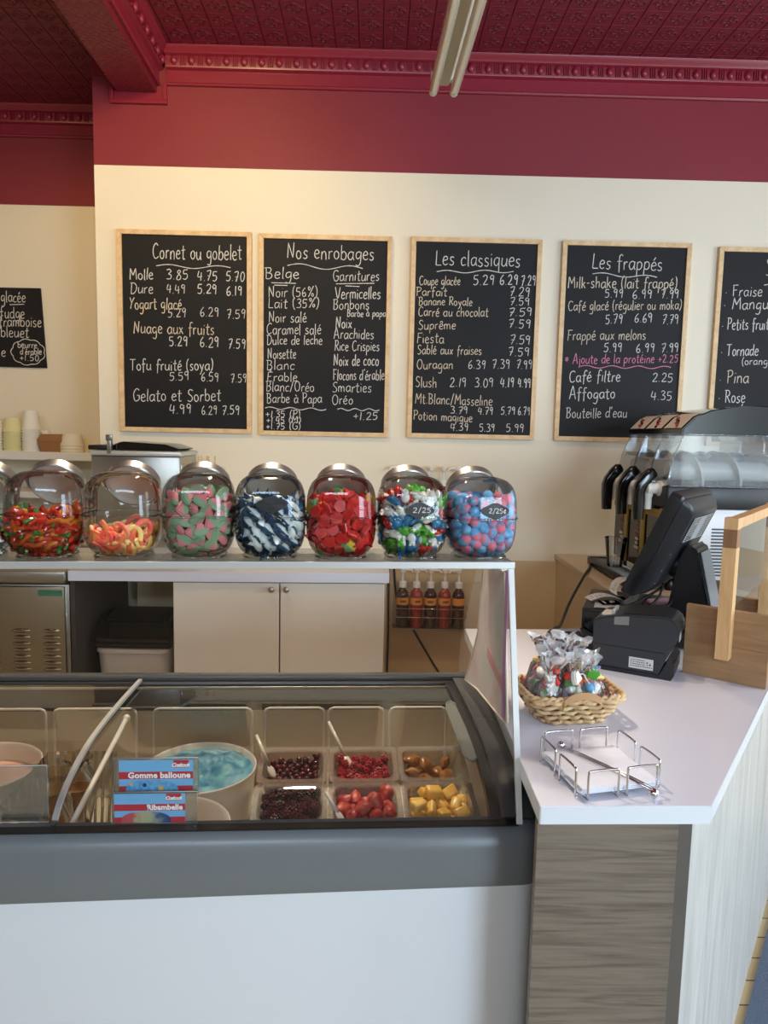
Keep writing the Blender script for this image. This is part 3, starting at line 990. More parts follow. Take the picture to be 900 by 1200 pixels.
# lower shelf of the alcove with a tub and a tape ring half hidden by the jars
bm = NB()
box(bm, (-3.0, 3.84, 1.085), (-1.335, AY - 0.002, 1.12), 0.004)
o = obj('wall_shelf', bm, WHITE_PL)
tag(o, 'lower white alcove shelf half hidden behind the candy jars', 'shelf')
t = thing('storage_tub', 'white lidded tub behind the candy jars on the lower alcove shelf', 'tub', (-1.76, 3.93, 1.12))
bm = NB()
lathe(bm, [(0.068, 0), (0.076, 0.09), (0.07, 0.09), (0.06, 0.004)], 28, caps=(True, True))
obj('body', bm, WHITE_PL, t, 'auto')
bm = NB()
lathe(bm, [(0.0, 0.104), (0.074, 0.104), (0.081, 0.1), (0.081, 0.088), (0.0765, 0.088)], 28, caps=(False, False))
obj('lid', bm, CUP_Y, t, 'auto')
bm = NB()
ring = [(0.036 * math.cos(2 * PI * k / 24), 0, 0.036 * math.sin(2 * PI * k / 24)) for k in range(24)]
tube(bm, ring, 0.0085, 8, True)
o = obj('tape_roll', bm, KRAFT, None, True, loc=(-1.53, 3.9, 1.12 + 0.0445))
tag(o, 'brown ring of tape standing on edge behind the steel cooler', 'tape')

# ================================================================== BACK COUNTER
DARKVOID = mat('dark_grey_panel', (58, 52, 48), 0.6, noise=0.08, nscale=6)
CAB = mat('white_cabinet_laminate', (232, 222, 206), 0.35, noise=0.015, nscale=4)
BEIGE = mat('beige_panel', (210, 188, 152), 0.5, noise=0.03, nscale=6)
bm = NB()
prism(bm, [(-1.215, 2.795), (0.066, 2.862), (0.066, WY - 0.002), (-1.215, WY - 0.002)], 0.862, 0.902, 2)
o = obj('worktop', bm, WHITE_LAM)
tag(o, 'white worktop along the back wall above the double-door cabinet', 'worktop')

# two-door cabinet
t = thing('base_cabinet', 'cream base cabinet with two doors under the white back worktop', 'cabinet', (-0.812, 2.832, 0), R(2.9))
cw = 0.862
bm = NB()
box(bm, (0, 0.02, 0.10), (0.018, 0.56, 0.861))
box(bm, (cw - 0.018, 0.02, 0.10), (cw, 0.56, 0.861))
box(bm, (0.018, 0.02, 0.10), (cw - 0.018, 0.56, 0.118))
box(bm, (0.018, 0.545, 0.118), (cw - 0.018, 0.56, 0.861))
box(bm, (0.018, 0.02, 0.83), (cw - 0.018, 0.08, 0.861))
obj('carcass', bm, CAB, t)
bm = NB()
box(bm, (0.0, 0.06, 0.0), (cw, 0.075, 0.099))
obj('kickboard', bm, DARKVOID, t)
for s in (0, 1):
    bm = NB()
    x0 = 0.003 + s * cw / 2
    box(bm, (x0, 0.0, 0.125), (x0 + cw / 2 - 0.005, 0.018, 0.855), 0.0025)
    d = obj('door', bm, CAB, t)
    bm = NB()
    kx = cw / 2 + (-0.032 if s == 0 else 0.028)
    m = Matrix.Translation((kx, 0, 0.832)) @ Matrix.Rotation(R(90), 4, 'X')
    lathe(bm, [(0.005, 0), (0.005, 0.014), (0.012, 0.018), (0.0125, 0.024), (0.009, 0.029), (0.0, 0.030)], 20, mtx=m, caps=(True, False))
    obj('knob', bm, STEEL, d, True)
# bay beside the cabinet: side panel and back panel
bm = NB()
box(bm, (-1.214, 2.81, 0.0), (-1.196, 3.42, 0.861))
o = obj('end_panel', bm, DARKVOID)
tag(o, 'dark end panel between the steel cooler and the waste bin bay', 'panel')
bm = NB()
box(bm, (-1.11, 3.30, 0.0), (-0.83, 3.318, 0.861))
o = obj('bay_panel', bm, BEIGE)
tag(o, 'beige panel standing behind the waste bin under the worktop', 'panel')

# waste bin
t = thing('waste_bin', 'pale grey swing-lid waste bin with black lid in the open bay', 'bin', (-1.006, 3.08, 0.0))
BINW = mat('pale_grey_bin_plastic', (206, 198, 186), 0.45, noise=0.03, nscale=10)
bm = NB()
loft(bm, [[(px * s, py * s, z) for px, py in rrect(0.31, 0.36, 0.05)] for s, z in ((0.78, 0.0), (0.98, 0.53), (1.02, 0.535), (1.02, 0.55), (0.95, 0.55))], cap0=True, cap1=True)
obj('body', bm, BINW, t, 'auto')
bm = NB()
lp = [(-0.172, 0.548), (0.172, 0.548), (0.172, 0.578), (0.12, 0.645), (0.05, 0.672), (-0.06, 0.672), (-0.13, 0.635), (-0.172, 0.582)]
va = prism(bm, lp, -0.165, 0.165, 0)
bmesh.ops.bevel(bm, geom=list(bm.edges), offset=0.012, segments=3, affect='EDGES')
obj('lid', bm, BLACK_GL, t, 'auto')
bm = NB()
prism(bm, [(-0.10, 0.6555), (-0.04, 0.6745), (0.045, 0.6745), (0.05, 0.679), (-0.045, 0.679), (-0.105, 0.66)], -0.125, 0.125, 0)
obj('swing_flap', bm, BLACK_PL, t, 'auto')

# stainless cooler with louvres
t = thing('steel_cooler', 'stainless under-counter cooler with columns of louvres beside the bin bay', 'cooler', (-1.222, 2.80, 0.0), R(1.5))
bm = NB()
box(bm, (-0.95, 0.02, 0.08), (0, 0.62, 0.84), 0.004)
obj('cabinet', bm, STEEL, t, 'auto')
bm = NB()
box(bm, (-0.955, -0.02, 0.852), (0.0, 0.64, 0.90), 0.006)
obj('worktop', bm, STEEL, t, 'auto')
bm = NB()
box(bm, (-0.95, 0.03, 0.8405), (-0.004, 0.6, 0.8515))
obj('gasket', bm, BLACK_PL, t)
LSTEEL = mat('warm_brushed_steel', (170, 158, 136), 0.26, 1.0, noise=0.06, nscale=8)
bm = NB()
box(bm, (-0.945, 0.0, 0.09), (-0.012, 0.019, 0.834), 0.004)
pn = obj('front_panel', bm, LSTEEL, t, 'auto')
for cx in (-0.065, -0.185, -0.305, -0.43):
    for k in range(18):
        z = 0.655 - k * 0.0265
        bm = NB()
        v = bmesh.ops.create_uvsphere(bm, u_segments=14, v_segments=8, radius=1.0)['verts']
        bmesh.ops.scale(bm, vec=(0.037, 0.011, 0.0095), verts=v)
        bmesh.ops.translate(bm, vec=(cx, 0.0005, z), verts=v)
        obj('louvre', bm, LSTEEL, pn, True)
bm = NB()
box(bm, (-0.115, -0.0012, 0.798), (-0.02, -0.0001, 0.822))
GREEN = mat('green_sticker', (60, 120, 92), 0.4, noise=0.35, nscale=90)
o = obj('sticker', bm, GREEN, pn)
o['label'] = 'green sticker'
for sx in (-0.92, -0.03):
    for sy in (0.06, 0.58):
        bm = NB()
        lathe(bm, [(0.02, 0.0), (0.02, 0.08)], 14, mtx=Matrix.Translation((sx, sy, 0)))
        obj('foot', bm, BLACK_PL, t)

# stainless topping cooler standing on the worktop
t = thing('steel_topping_cooler', 'box-shaped stainless cooler with open black lids standing behind the jars', 'cooler', (-1.19, 2.99, 0.903), R(1))
bm = NB()
box(bm, (0, 0, 0.012), (0.368, 0.30, 0.452), 0.005)
box(bm, (0.372 - 0.006, 0.02, 0.30), (0.372, 0.12, 0.42), 0.002)
obj('body', bm, STEEL, t, 'auto')
bm = NB()
box(bm, (-0.004, -0.006, 0.4525), (0.374, 0.306, 0.474), 0.006)
obj('rim', bm, ALU, t, 'auto')
bm = NB()
prism(bm, [(0.085, 0.4745), (0.34, 0.4745), (0.362, 0.483), (0.30, 0.503), (0.12, 0.512), (0.085, 0.50)], 0.03, 0.28, 1)
bmesh.ops.bevel(bm, geom=list(bm.edges), offset=0.004, segments=2, affect='EDGES')
obj('lid', bm, BLACK_GL, t, 'auto')
bm = NB()
box(bm, (-0.02, 0.02, 0.4755), (0.075, 0.27, 0.495), 0.004)
lp_ = obj('lid', bm, BLACK_PL, t, 'auto')
bm = NB()
box(bm, (0.07, -0.012, 0.462), (0.088, 0.012, 0.53), 0.003)
box(bm, (0.066, -0.014, 0.515), (0.094, -0.004, 0.54), 0.003)
obj('hinge', bm, STEEL, t, 'auto')
for x in (0.03, 0.338):
    for y in (0.03, 0.27):
        bm = NB()
        lathe(bm, [(0.014, 0), (0.014, 0.0115)], 12, mtx=Matrix.Translation((x, y, 0)))
        obj('foot', bm, BLACK_PL, t)
# holder with wooden sticks behind the melon jar
t = thing('stick_holder', 'white holder with wooden sticks beside the steel topping cooler', 'holder', (-0.765, 3.28, 0.902))
bm = NB()
loft(bm, [[(px, py, z) for px, py in rrect(0.13, 0.09, 0.01)] for z in (0.0, 0.40)], cap0=True)
loft(bm, [[(px * .94, py * .94, z) for px, py in rrect(0.13, 0.09, 0.01)] for z in (0.40, 0.02)], cap1=True)
obj('holder', bm, WHITE_PL, t, 'auto')
for k in range(8):
    bm = NB()
    x = -0.05 + 0.012 * k
    box(bm, (-0.003, -0.001, 0), (0.003, 0.001, 0.43), 0.0008, mtx=Matrix.Translation((x, rnd.uniform(-.02, .02), 0.021)) @ Matrix.Rotation(rnd.uniform(-.05, .05), 4, 'Y'))
    obj('wooden_stick', bm, PINE, t)

# ------------------------------------------------------------------ syrup bottles
AMB = mat('dark_syrup', (60, 24, 18), 0.15, noise=0.2, nscale=12, coat=0.6)
REDS = mat('red_syrup', (150, 40, 32), 0.15, noise=0.2, nscale=12, coat=0.6)
LABO = mat('orange_label', (222, 150, 70), 0.5, noise=0.06, nscale=30)
LABT = mat('label_print', (70, 40, 20), 0.6)
CLEARB = glass('clear_bottle', (0.93, 0.93, 0.92), 1.0, edge=0.5, edgecol=(0.6, 0.6, 0.6))


def pump_bottle(loc, dark, word, label, group, rz):
    t = thing('syrup_bottle', label, 'bottle', loc, rz, group)
    bm = NB()
    lathe(bm, [(0.027, 0), (0.03, 0.006), (0.03, 0.155), (0.026, 0.175), (0.014, 0.19), (0.014, 0.2)], 24)
    obj('bottle', bm, AMB if dark else REDS, t, 'auto')
    bm = NB()
    lathe(bm, [(0.0304, 0.113), (0.0304, 0.148)], 24, caps=(False, False))
    lb = obj('label', bm, LABO, t, True)
    bm = NB()
    for k in range(5):
        a = R(-90 - 22 + 11 * k)
        box(bm, (-0.0022, -0.0003, -0.005), (0.0022, 0.0003, 0.005), mtx=Matrix.Translation((0.0308 * math.cos(a), 0.0308 * math.sin(a), 0.131)) @ Matrix.Rotation(a + PI / 2, 4, 'Z'))
    obj('print', bm, LABT, lb)
    bm = NB()
    lathe(bm, [(0.0185, 0.196), (0.0185, 0.222), (0.012, 0.226), (0.006, 0.228), (0.006, 0.268), (0.014, 0.27), (0.017, 0.285), (0.01, 0.292), (0.0, 0.293)], 20, caps=(True, False))
    tube(bm, [(0, 0, 0.28), (0.02, 0, 0.283), (0.04, 0, 0.281), (0.05, 0, 0.27)], [0.009, 0.008, 0.006, 0.005], 10)
    obj('pump', bm, WHITE_PL, t, 'auto')
    return t


def wire_rack(label, x0, x1, y0, z0, ytop):
    t = thing('bottle_rack', label, 'rack', (0, 0, 0))
    bm = NB()
    for z in (z0 + 0.055, z0 + 0.098):
        tube(bm, [(x0, WY - 0.004, z), (x0, y0, z), (x1, y0, z), (x1, WY - 0.004, z)], 0.002, 6)
    obj('rail', bm, CHROME, t)
    bm = NB()
    box(bm, (x0 - 0.004, y0 - 0.002, z0 - 0.006), (x1 + 0.004, WY - 0.002, z0 - 0.0002), 0.001)
    obj('base', bm, STEEL, t)
    return t


ords = ('first', 'second', 'third', 'fourth', 'fifth')
wire_rack('steel wall rack holding five pump bottles under the jar shelf', 0.103, 0.462, 3.365, 0.533, 0)
for k in range(5):
    pump_bottle((0.145 + 0.0685 * k, 3.402, 0.5335), k in (0, 2, 4), '', '%s pump bottle from the cabinet in the lower wall rack' % ords[k], 'lower row of syrup bottles', R((5, 10, -4, 8, 190)[k]))
wire_rack('steel wall rack of pump bottles mostly hidden behind the candy jars', 0.075, 0.44, 3.365, 1.03, 0)
for k in range(5):
    pump_bottle((0.115 + 0.0705 * k, 3.402, 1.0305), k in (0, 2, 4), '', ('%s pump bottle from the topping cooler side in the upper wall rack' % ords[k]), 'upper row of syrup bottles', R((195, 185, -80, -95, 190)[k]))
CABLE = mat('black_cable', (18, 18, 19), 0.45, noise=0.1, nscale=40)
bm = NB()
tube(bm, catmull([(0.10, WY - 0.006, 0.84), (0.12, WY - 0.006, 0.66), (0.19, WY - 0.006, 0.53), (0.31, WY - 0.006, 0.33), (0.42, WY - 0.006, 0.16), (0.47, WY - 0.01, 0.006)], 5), 0.0055, 8)
o = obj('power_cable', bm, CABLE)
tag(o, 'black cable running diagonally down the wall below the syrup bottles', 'cable')
bm = NB()
tube(bm, [(0.075, WY - 0.006, 0.85), (0.08, WY - 0.006, 0.5), (0.075, WY - 0.006, 0.01)], 0.0055, 8)
o = obj('power_cable', bm, CABLE)
tag(o, 'black cable hanging straight down beside the cabinet end', 'cable')

# ================================================================== FLUORESCENT FIXTURE
t = thing('fluorescent_fixture', 'cream twin-tube fluorescent batten hanging below the maroon ceiling', 'ceiling light', (0.212, 2.62, 2.66), R(1.8))
FIX = mat('aged_white_enamel', (206, 200, 178), 0.35, noise=0.03, nscale=8)
TUBE = mat('unlit_tube_glass', (226, 220, 196), 0.12, noise=0.02, nscale=10, coat=0.5)
bm = NB()
prism(bm, [(-0.042, 0.055), (-0.03, 0.085), (0.03, 0.085), (0.042, 0.055), (0.016, 0.02), (-0.016, 0.02)], 0.0, -2.2, 1)
obj('housing', bm, FIX, t)
for s in (-1, 1):
    bm = NB()
    for y in (-0.025, -2.19):
        box(bm, (s * 0.036 - 0.012, y, -0.012), (s * 0.036 + 0.012, y + 0.014, 0.056), 0.003)
    obj('lamp_holder', bm, FIX, t)
    bm = NB()
    m = Matrix.Translation((s * 0.036, 0.012, 0.0)) @ Matrix.Rotation(R(90), 4, 'X')
    lathe(bm, [(0.011, 0.028), (0.0165, 0.036), (0.0165, 2.19)], 20, mtx=m)
    tb = obj('tube', bm, TUBE, t, 'auto')
    bm = NB()
    m = Matrix.Translation((s * 0.036, 0.012, 0.0)) @ Matrix.Rotation(R(90), 4, 'X')
    lathe(bm, [(0.0, -0.002), (0.010, 0.0), (0.0145, 0.006), (0.0145, 0.0275)], 20, mtx=m, caps=(False, True))
    obj('end_cap', bm, ALU, tb, 'auto')
for y in (-1.1, -1.9):
    bm = NB()
    tube(bm, [(0, y, 0.085), (0, y, CZ - 2.66)], 0.006, 8)
    obj('hanger_rod', bm, FIX, t)

# ================================================================== ICE CREAM FREEZER
FZ = thing('ice_cream_freezer', 'white chest freezer with grey bumper and curved glass lids', 'freezer', (0.272, 1.168, 0), R(3.15))
FZ_M = Matrix.Translation((0.272, 1.168, 0)) @ Matrix.Rotation(R(3.15), 4, 'Z')
FWHITE = mat('freezer_white_enamel', (226, 230, 234), 0.28, noise=0.01, nscale=3)
GREYB = mat('grey_bumper_plastic', (114, 119, 121), 0.3, noise=0.03, nscale=8)
DGREY = mat('dark_grey_frame', (62, 64, 66), 0.25, noise=0.06, nscale=12)
LINER = mat('freezer_liner', (214, 204, 188), 0.45, noise=0.03, nscale=6)
LIDG = glass('lid_glass', (0.97, 0.975, 0.97), 1.0)
FL = 1.42   # length
FD = 0.60   # depth


def fw(x, y, z):
    return FZ_M @ Vector((x, y, z))


def outline(x0, x1, y0, y1, r, seg=6):
    pts = rrect(x1 - x0, y1 - y0, r, seg)
    return [(p[0] + (x0 + x1) / 2, p[1] + (y0 + y1) / 2) for p in pts]


bm = NB()
o1 = outline(-FL, 0.032, 0.004, FD, 0.03)
loft(bm, [[(x, y, z) for x, y in o1] for z in (0.06, 0.70)], cap0=True)
# inside walls of the well and its floor
iw = outline(-FL + 0.06, -0.03, 0.022, FD - 0.05, 0.03)
loft(bm, [[(x, y, z) for x, y in o1] for z in (0.70, 0.78)])
obj('body', bm, FWHITE, FZ, 'auto')
bm = NB()
V = loft(bm, [[(x, y, z) for x, y in iw] for z in (0.80, 0.60)], cap1=True)
for v in V[0]:
    v.co.z = 0.797 + max(0, (v.co.y - 0.03)) * 0.125
obj('liner', bm, LINER, FZ, 'auto')
bm = NB()
rings = []
for z, d in ((0.705, -0.004), (0.6935, 0.004), (0.699, 0.014), (0.715, 0.018), (0.765, 0.016), (0.785, 0.010), (0.797, -0.002), (0.801, -0.012), (0.801, -0.03), (0.795, -0.036)):
    pts = outline(-FL - d, 0.024 + d, -0.006 - d, FD + d, 0.03 + d)
    rings.append([(x, y, z + (0.0135 * (x / 0.87) if z < 0.72 else (0.006 * (x / 0.87) if z < 0.74 else 0))) for x, y in pts])
loft(bm, rings)
obj('bumper', bm, GREYB, FZ, 'auto')
bm = NB()
loft(bm, [[(x, y, z) for x, y in outline(-FL + 0.05, -0.03, 0.05, FD - 0.05, 0.03)] for z in (0.0, 0.0595)], cap0=True, cap1=True)
obj('plinth', bm, DARKVOID, FZ)

LIDP = [(0.010, 0.8035), (0.026, 0.818), (0.05, 0.831), (0.08, 0.842), (0.13, 0.855), (0.19, 0.863), (0.27, 0.866), (0.36, 0.865), (0.45, 0.862), (0.535, 0.858)]


def band(bm, prof, x0, x1, lift0, lift1):
    """a strip of the lid profile, from height lift0 to lift1 above it, closed"""
    def nrm(i):
        a, b = prof[max(i - 1, 0)], prof[min(i + 1, len(prof) - 1)]
        l = math.hypot(b[0] - a[0], b[1] - a[1])
        return -(b[1] - a[1]) / l, (b[0] - a[0]) / l
    loop = []
    for i, p in enumerate(prof):
        n = nrm(i)
        loop.append((p[0] + n[0] * lift1, p[1] + n[1] * lift1))
    for i in range(len(prof) - 1, -1, -1):
        n = nrm(i)
        loop.append((prof[i][0] + n[0] * lift0, prof[i][1] + n[1] * lift0))
    va = [bm.verts.new((x0, p[0], p[1])) for p in loop]
    vb = [bm.verts.new((x1, p[0], p[1])) for p in loop]
    k = len(loop)
    for i in range(k):
        bm.faces.new((va[i], va[(i + 1) % k], vb[(i + 1) % k], vb[i]))
    n = len(prof)
    for vs in (va, vb):
        for i in range(n - 1):
            bm.faces.new((vs[i], vs[i + 1], vs[k - 2 - i], vs[k - 1 - i]))


LP = catmull(LIDP, 3)
LIDF = catmull(LIDP, 10)
GRIP = mat('translucent_grey_grip', (112, 114, 108), 0.25, noise=0.04, nscale=15)
for x0, x1, lab, left in ((-FL + 0.05, -0.795, 'left sliding lid', True), (-0.805, -0.05, 'right sliding lid', False)):
    bm = NB()
    ps = LP if not left else [(y + 0.004, z + 0.006) for y, z in LP]
    # single curved sheet of glass
    a = [bm.verts.new((x0, y, z)) for y, z in ps]
    b = [bm.verts.new((x1, y, z)) for y, z in ps]
    for i in range(len(ps) - 1):
        bm.faces.new((a[i], a[i + 1], b[i + 1], b[i])).smooth = True
    ld = obj('lid', bm, LIDG, FZ, True)
    bm = NB()
    if left:
        band(bm, ps, x1 - 0.009, x1, 0.0005, 0.007)
    else:
        band(bm, ps, x0, x0 + 0.006, -0.002, 0.003)
    obj('lid_frame', bm, ALU if left else DGREY, ld, 'auto')
    bm = NB()
    # recessed oval grip
    gx = x1 - 0.020 if not left else x0 + 0.06
    gp = [(y, z) for y, z in LIDF if 0.12 < y < 0.40]
    nn = len(gp)
    prev = None
    loop_a, loop_b = [], []
    for i, p in enumerate(gp):
        u = i / (nn - 1)
        w = 0.0145 * max(0.02, 1 - (2 * u - 1) ** 6) ** 0.5
        cur = [bm.verts.new((gx - w, p[0], p[1] + 0.0022)), bm.verts.new((gx + w, p[0], p[1] + 0.0022))]
        loop_a.append((gx - w, p[0], p[1] + 0.0022))
        loop_b.append((gx + w, p[0], p[1] + 0.0022))
        if prev:
            bm.faces.new((prev[0], prev[1], cur[1], cur[0])).smooth = True
        prev = cur
    tube(bm, loop_a + loop_b[::-1], 0.0026, 8, True)
    obj('handle', bm, GRIP, ld, True)
bm = NB()
band(bm, [(y - 0.002, z) for y, z in LP], -0.042, -0.012, 0.0, 0.016)
band(bm, [(y - 0.002, z) for y, z in LP], -0.012, 0.016, -0.03, 0.006)
obj('side_frame', bm, DGREY, FZ, 'auto')
bm = NB()
band(bm, [(y - 0.002, z) for y, z in LP], -0.060, -0.0425, -0.01, 0.006)
obj('side_gasket', bm, BLACK_PL, FZ, 'auto')
bm = NB()
band(bm, [(y - 0.002, z) for y, z in LP], -FL + 0.0, -FL + 0.04, 0.0, 0.016)
obj('side_frame', bm, DGREY, FZ, 'auto')
bm = NB()
box(bm, (-FL + 0.01, 0.537, 0.79), (0.0, 0.585, 0.862), 0.006)
box(bm, (-FL + 0.01, 0.545, 0.863), (-0.004, 0.580, 0.874), 0.004)
obj('rear_frame', bm, DGREY, FZ, 'auto')
bm = NB()
box(bm, (-FL + 0.012, 0.534, 0.8465), (-0.02, 0.5365, 0.8525), 0.001)
obj('rear_trim', bm, ALU, FZ)
bm = NB()
prism(bm, [(-0.0105, 0.8012), (0.0095, 0.8012), (0.0095, 0.8032), (-0.0105, 0.8032)], -FL + 0.04, -0.013, 0)
obj('front_seal', bm, BLACK_PL, FZ)
# rack box that carries the pans, wire dividers at the back
tilt = math.atan2(0.045, 0.235)
bm = NB()
prism(bm, [(0.09, 0.6005), (0.37, 0.6005), (0.37, 0.678), (0.09, 0.628)], -0.505, -0.045, 0)
obj('pan_step', bm, LINER, FZ)
for xa, xb in ((-1.23, -1.008), (-0.989, -0.80), (-0.759, -0.529), (-0.499, -0.357), (-0.346, -0.213), (-0.198, -0.061)):
    bm = NB()
    r = 0.012
    pts = [(xa, 0.5, 0.602), (xa, 0.5, 0.812 - r), (xa + r * .3, 0.5, 0.812 - r * .3), (xa + r, 0.5, 0.812), (xb - r, 0.5, 0.812), (xb - r * .3, 0.5, 0.812 - r * .3), (xb, 0.5, 0.812 - r), (xb, 0.5, 0.602)]
    tube(bm, pts, 0.0032, 8)
    obj('wire_divider', bm, WHITE_PL, FZ, True)

# ------------------------------------------------------------------ steep-and-stack packing of small things
def pack(n, r, inside, seed, iters=160, grav=0.0006):
    """relax n spheres of radius r inside a container; inside(P) pushes points back in"""
    rs = np.random.RandomState(seed)
    P = inside(rs.uniform(-1, 1, (n, 3)) * 0.06)
    for it in range(iters):
        P[:, 2] -= grav
        D = P[:, None, :] - P[None, :, :]
        d = np.sqrt((D ** 2).sum(-1)) + 1e-9
        np.fill_diagonal(d, 1)
        ov = np.clip(2 * r - d, 0, None)
        np.fill_diagonal(ov, 0)
        P = P + 0.38 * (D / d[..., None] * ov[..., None]).sum(1)
        P = inside(P)
    return P


# ------------------------------------------------------------------ pans of fruit
PANG = glass('clear_pan', (0.95, 0.95, 0.93), 0.35, haze=0.22, hazecol=(0.70, 0.66, 0.58), edge=0.3, edgecol=(0.7, 0.68, 0.62))
PW, PD, PH = 0.1455, 0.116, 0.092


def pan_mesh():
    bm = NB()
    def rr(w, h, r, z):
        return [(x, y, z) for x, y in rrect(w, h, r, 4)]
    loft(bm, [rr(PW, PD, 0.012, 0), rr(PW, PD, 0.012, -0.004), rr(PW - 0.018, PD - 0.018, 0.02, -0.006), rr(PW - 0.034, PD - 0.034, 0.02, -PH)], cap1=True)
    loft(bm, [rr(PW, PD, 0.012, 0), rr(PW - 0.02, PD - 0.02, 0.02, 0.0), rr(PW - 0.024, PD - 0.024, 0.02, -0.006), rr(PW - 0.038, PD - 0.038, 0.02, -PH + 0.003)], cap1=True)
    return bm


fruit_defs = [
    # name, label bits, column, row (0 front, 1 back)
    ('strawberry', 1, 0), ('mango_chunk', 2, 0), ('blackberry', 0, 0), ('blackcurrant', 0, 1), ('raspberry', 1, 1), ('nut_paste', 2, 1)]
pan_lab = {'strawberry': 'clear pan of cut red strawberries in the front row', 'mango_chunk': 'clear pan of yellow mango chunks in the front row', 'blackberry': 'clear pan of dark blackberries in the front row beside the strawberries',
           'blackcurrant': 'clear pan of dark blackcurrants in the back row', 'raspberry': 'clear pan of red raspberries in the back row', 'nut_paste': 'clear pan of brown caramel lumps in the back row'}
FR_M = {
    'strawberry': two_tone('strawberry_red', (158, 26, 28), (224, 120, 100), 45, 0.35, 0.1, 0.40, 0.80, 0.15, bump=0.4),
    'mango_chunk': two_tone('mango_yellow', (226, 170, 62), (246, 208, 116), 40, 0.35, 0.15, 0.3, 0.7, 0.2),
    'blackberry': two_tone('blackberry_dark', (44, 18, 26), (92, 30, 34), 50, 0.35, 0.0, 0.4, 0.7, 0.3, bump=0.4),
    'blackcurrant': two_tone('blackcurrant_dark', (50, 10, 20), (100, 20, 34), 50, 0.25, 0.0, 0.4, 0.7, 0.4),
    'raspberry': two_tone('raspberry_red', (140, 14, 34), (190, 40, 56), 60, 0.35, 0.1, 0.35, 0.7, 0.3, bump=0.4),
    'nut_paste': two_tone('caramel_brown', (120, 74, 34), (186, 130, 70), 40, 0.3, 0.1, 0.35, 0.7, 0.4)}


def fruit_mesh(kind, seed):
    bm = NB()
    rg = random.Random(seed)
    if kind == 'strawberry':
        lathe(bm, [(0.0, -0.018), (0.005, -0.0165), (0.011, -0.008), (0.0145, 0.002), (0.0135, 0.009), (0.008, 0.0135), (0.0, 0.0135)], 14, caps=(False, False))
        bmesh.ops.remove_doubles(bm, verts=bm.verts, dist=1e-5)
        rough_up(bm, 0.0022, 70, seed)
    elif kind == 'mango_chunk':
        box(bm, (-0.015, -0.011, -0.009), (0.015, 0.011, 0.009), 0.005, seg=3)
        rough_up(bm, 0.004, 45, seed)
    elif kind in ('blackberry', 'raspberry'):
        s = 1.15 if kind == 'blackberry' else 1.0
        for zz, rr_, nn in ((-0.006, 0.0048, 6), (-0.001, 0.006, 7), (0.004, 0.005, 6)):
            for k in range(nn):
                a = 2 * PI * (k + (0.5 if zz == -0.001 else 0)) / nn
                ball(bm, (rr_ * s * math.cos(a), rr_ * s * math.sin(a), zz * s), 0.0032 * s, sub=1)
        for k in range(3):
            ball(bm, (0.0022 * math.cos(2.1 * k), 0.0022 * math.sin(2.1 * k), 0.0078 * s), 0.0032 * s, sub=1)
    elif kind == 'blackcurrant':
        ball(bm, (0, 0, 0), 0.0068, sub=2)
        lathe(bm, [(0.0022, 0.006), (0.0028, 0.0085), (0.001, 0.008)], 7, caps=(False, True))
    else:
        ball(bm, (0, 0, 0), 0.016, (1.2, 1, 0.7), 2)
        rough_up(bm, 0.006, 60, seed)
    return bm


SIZ = {'strawberry': (0.0140, 40), 'mango_chunk': (0.0140, 40), 'blackberry': (0.0092, 70), 'blackcurrant': (0.0072, 110), 'raspberry': (0.0085, 80), 'nut_paste': (0.0165, 15)}
FLAB = {'strawberry': ('piece of red strawberry among others in the front-row pan', 'strawberry', 'strawberries in the pan'),
        'mango_chunk': ('yellow mango chunk among others in the front-row pan', 'mango', 'mango chunks in the pan'),
        'blackberry': ('dark blackberry among others in the pan beside the strawberries', 'blackberry', 'blackberries in the pan'),
        'blackcurrant': ('small round blackcurrant among others in the back-row pan', 'blackcurrant', 'blackcurrants in the pan'),
        'raspberry': ('red raspberry among others in the back-row pan', 'raspberry', 'raspberries in the pan'),
        'nut_paste': ('brown caramel lump among others in the back-row pan', 'caramel', 'caramel lumps in the pan')}
FNAME = {'nut_paste': 'caramel_lump', 'strawberry': 'strawberry_piece'}
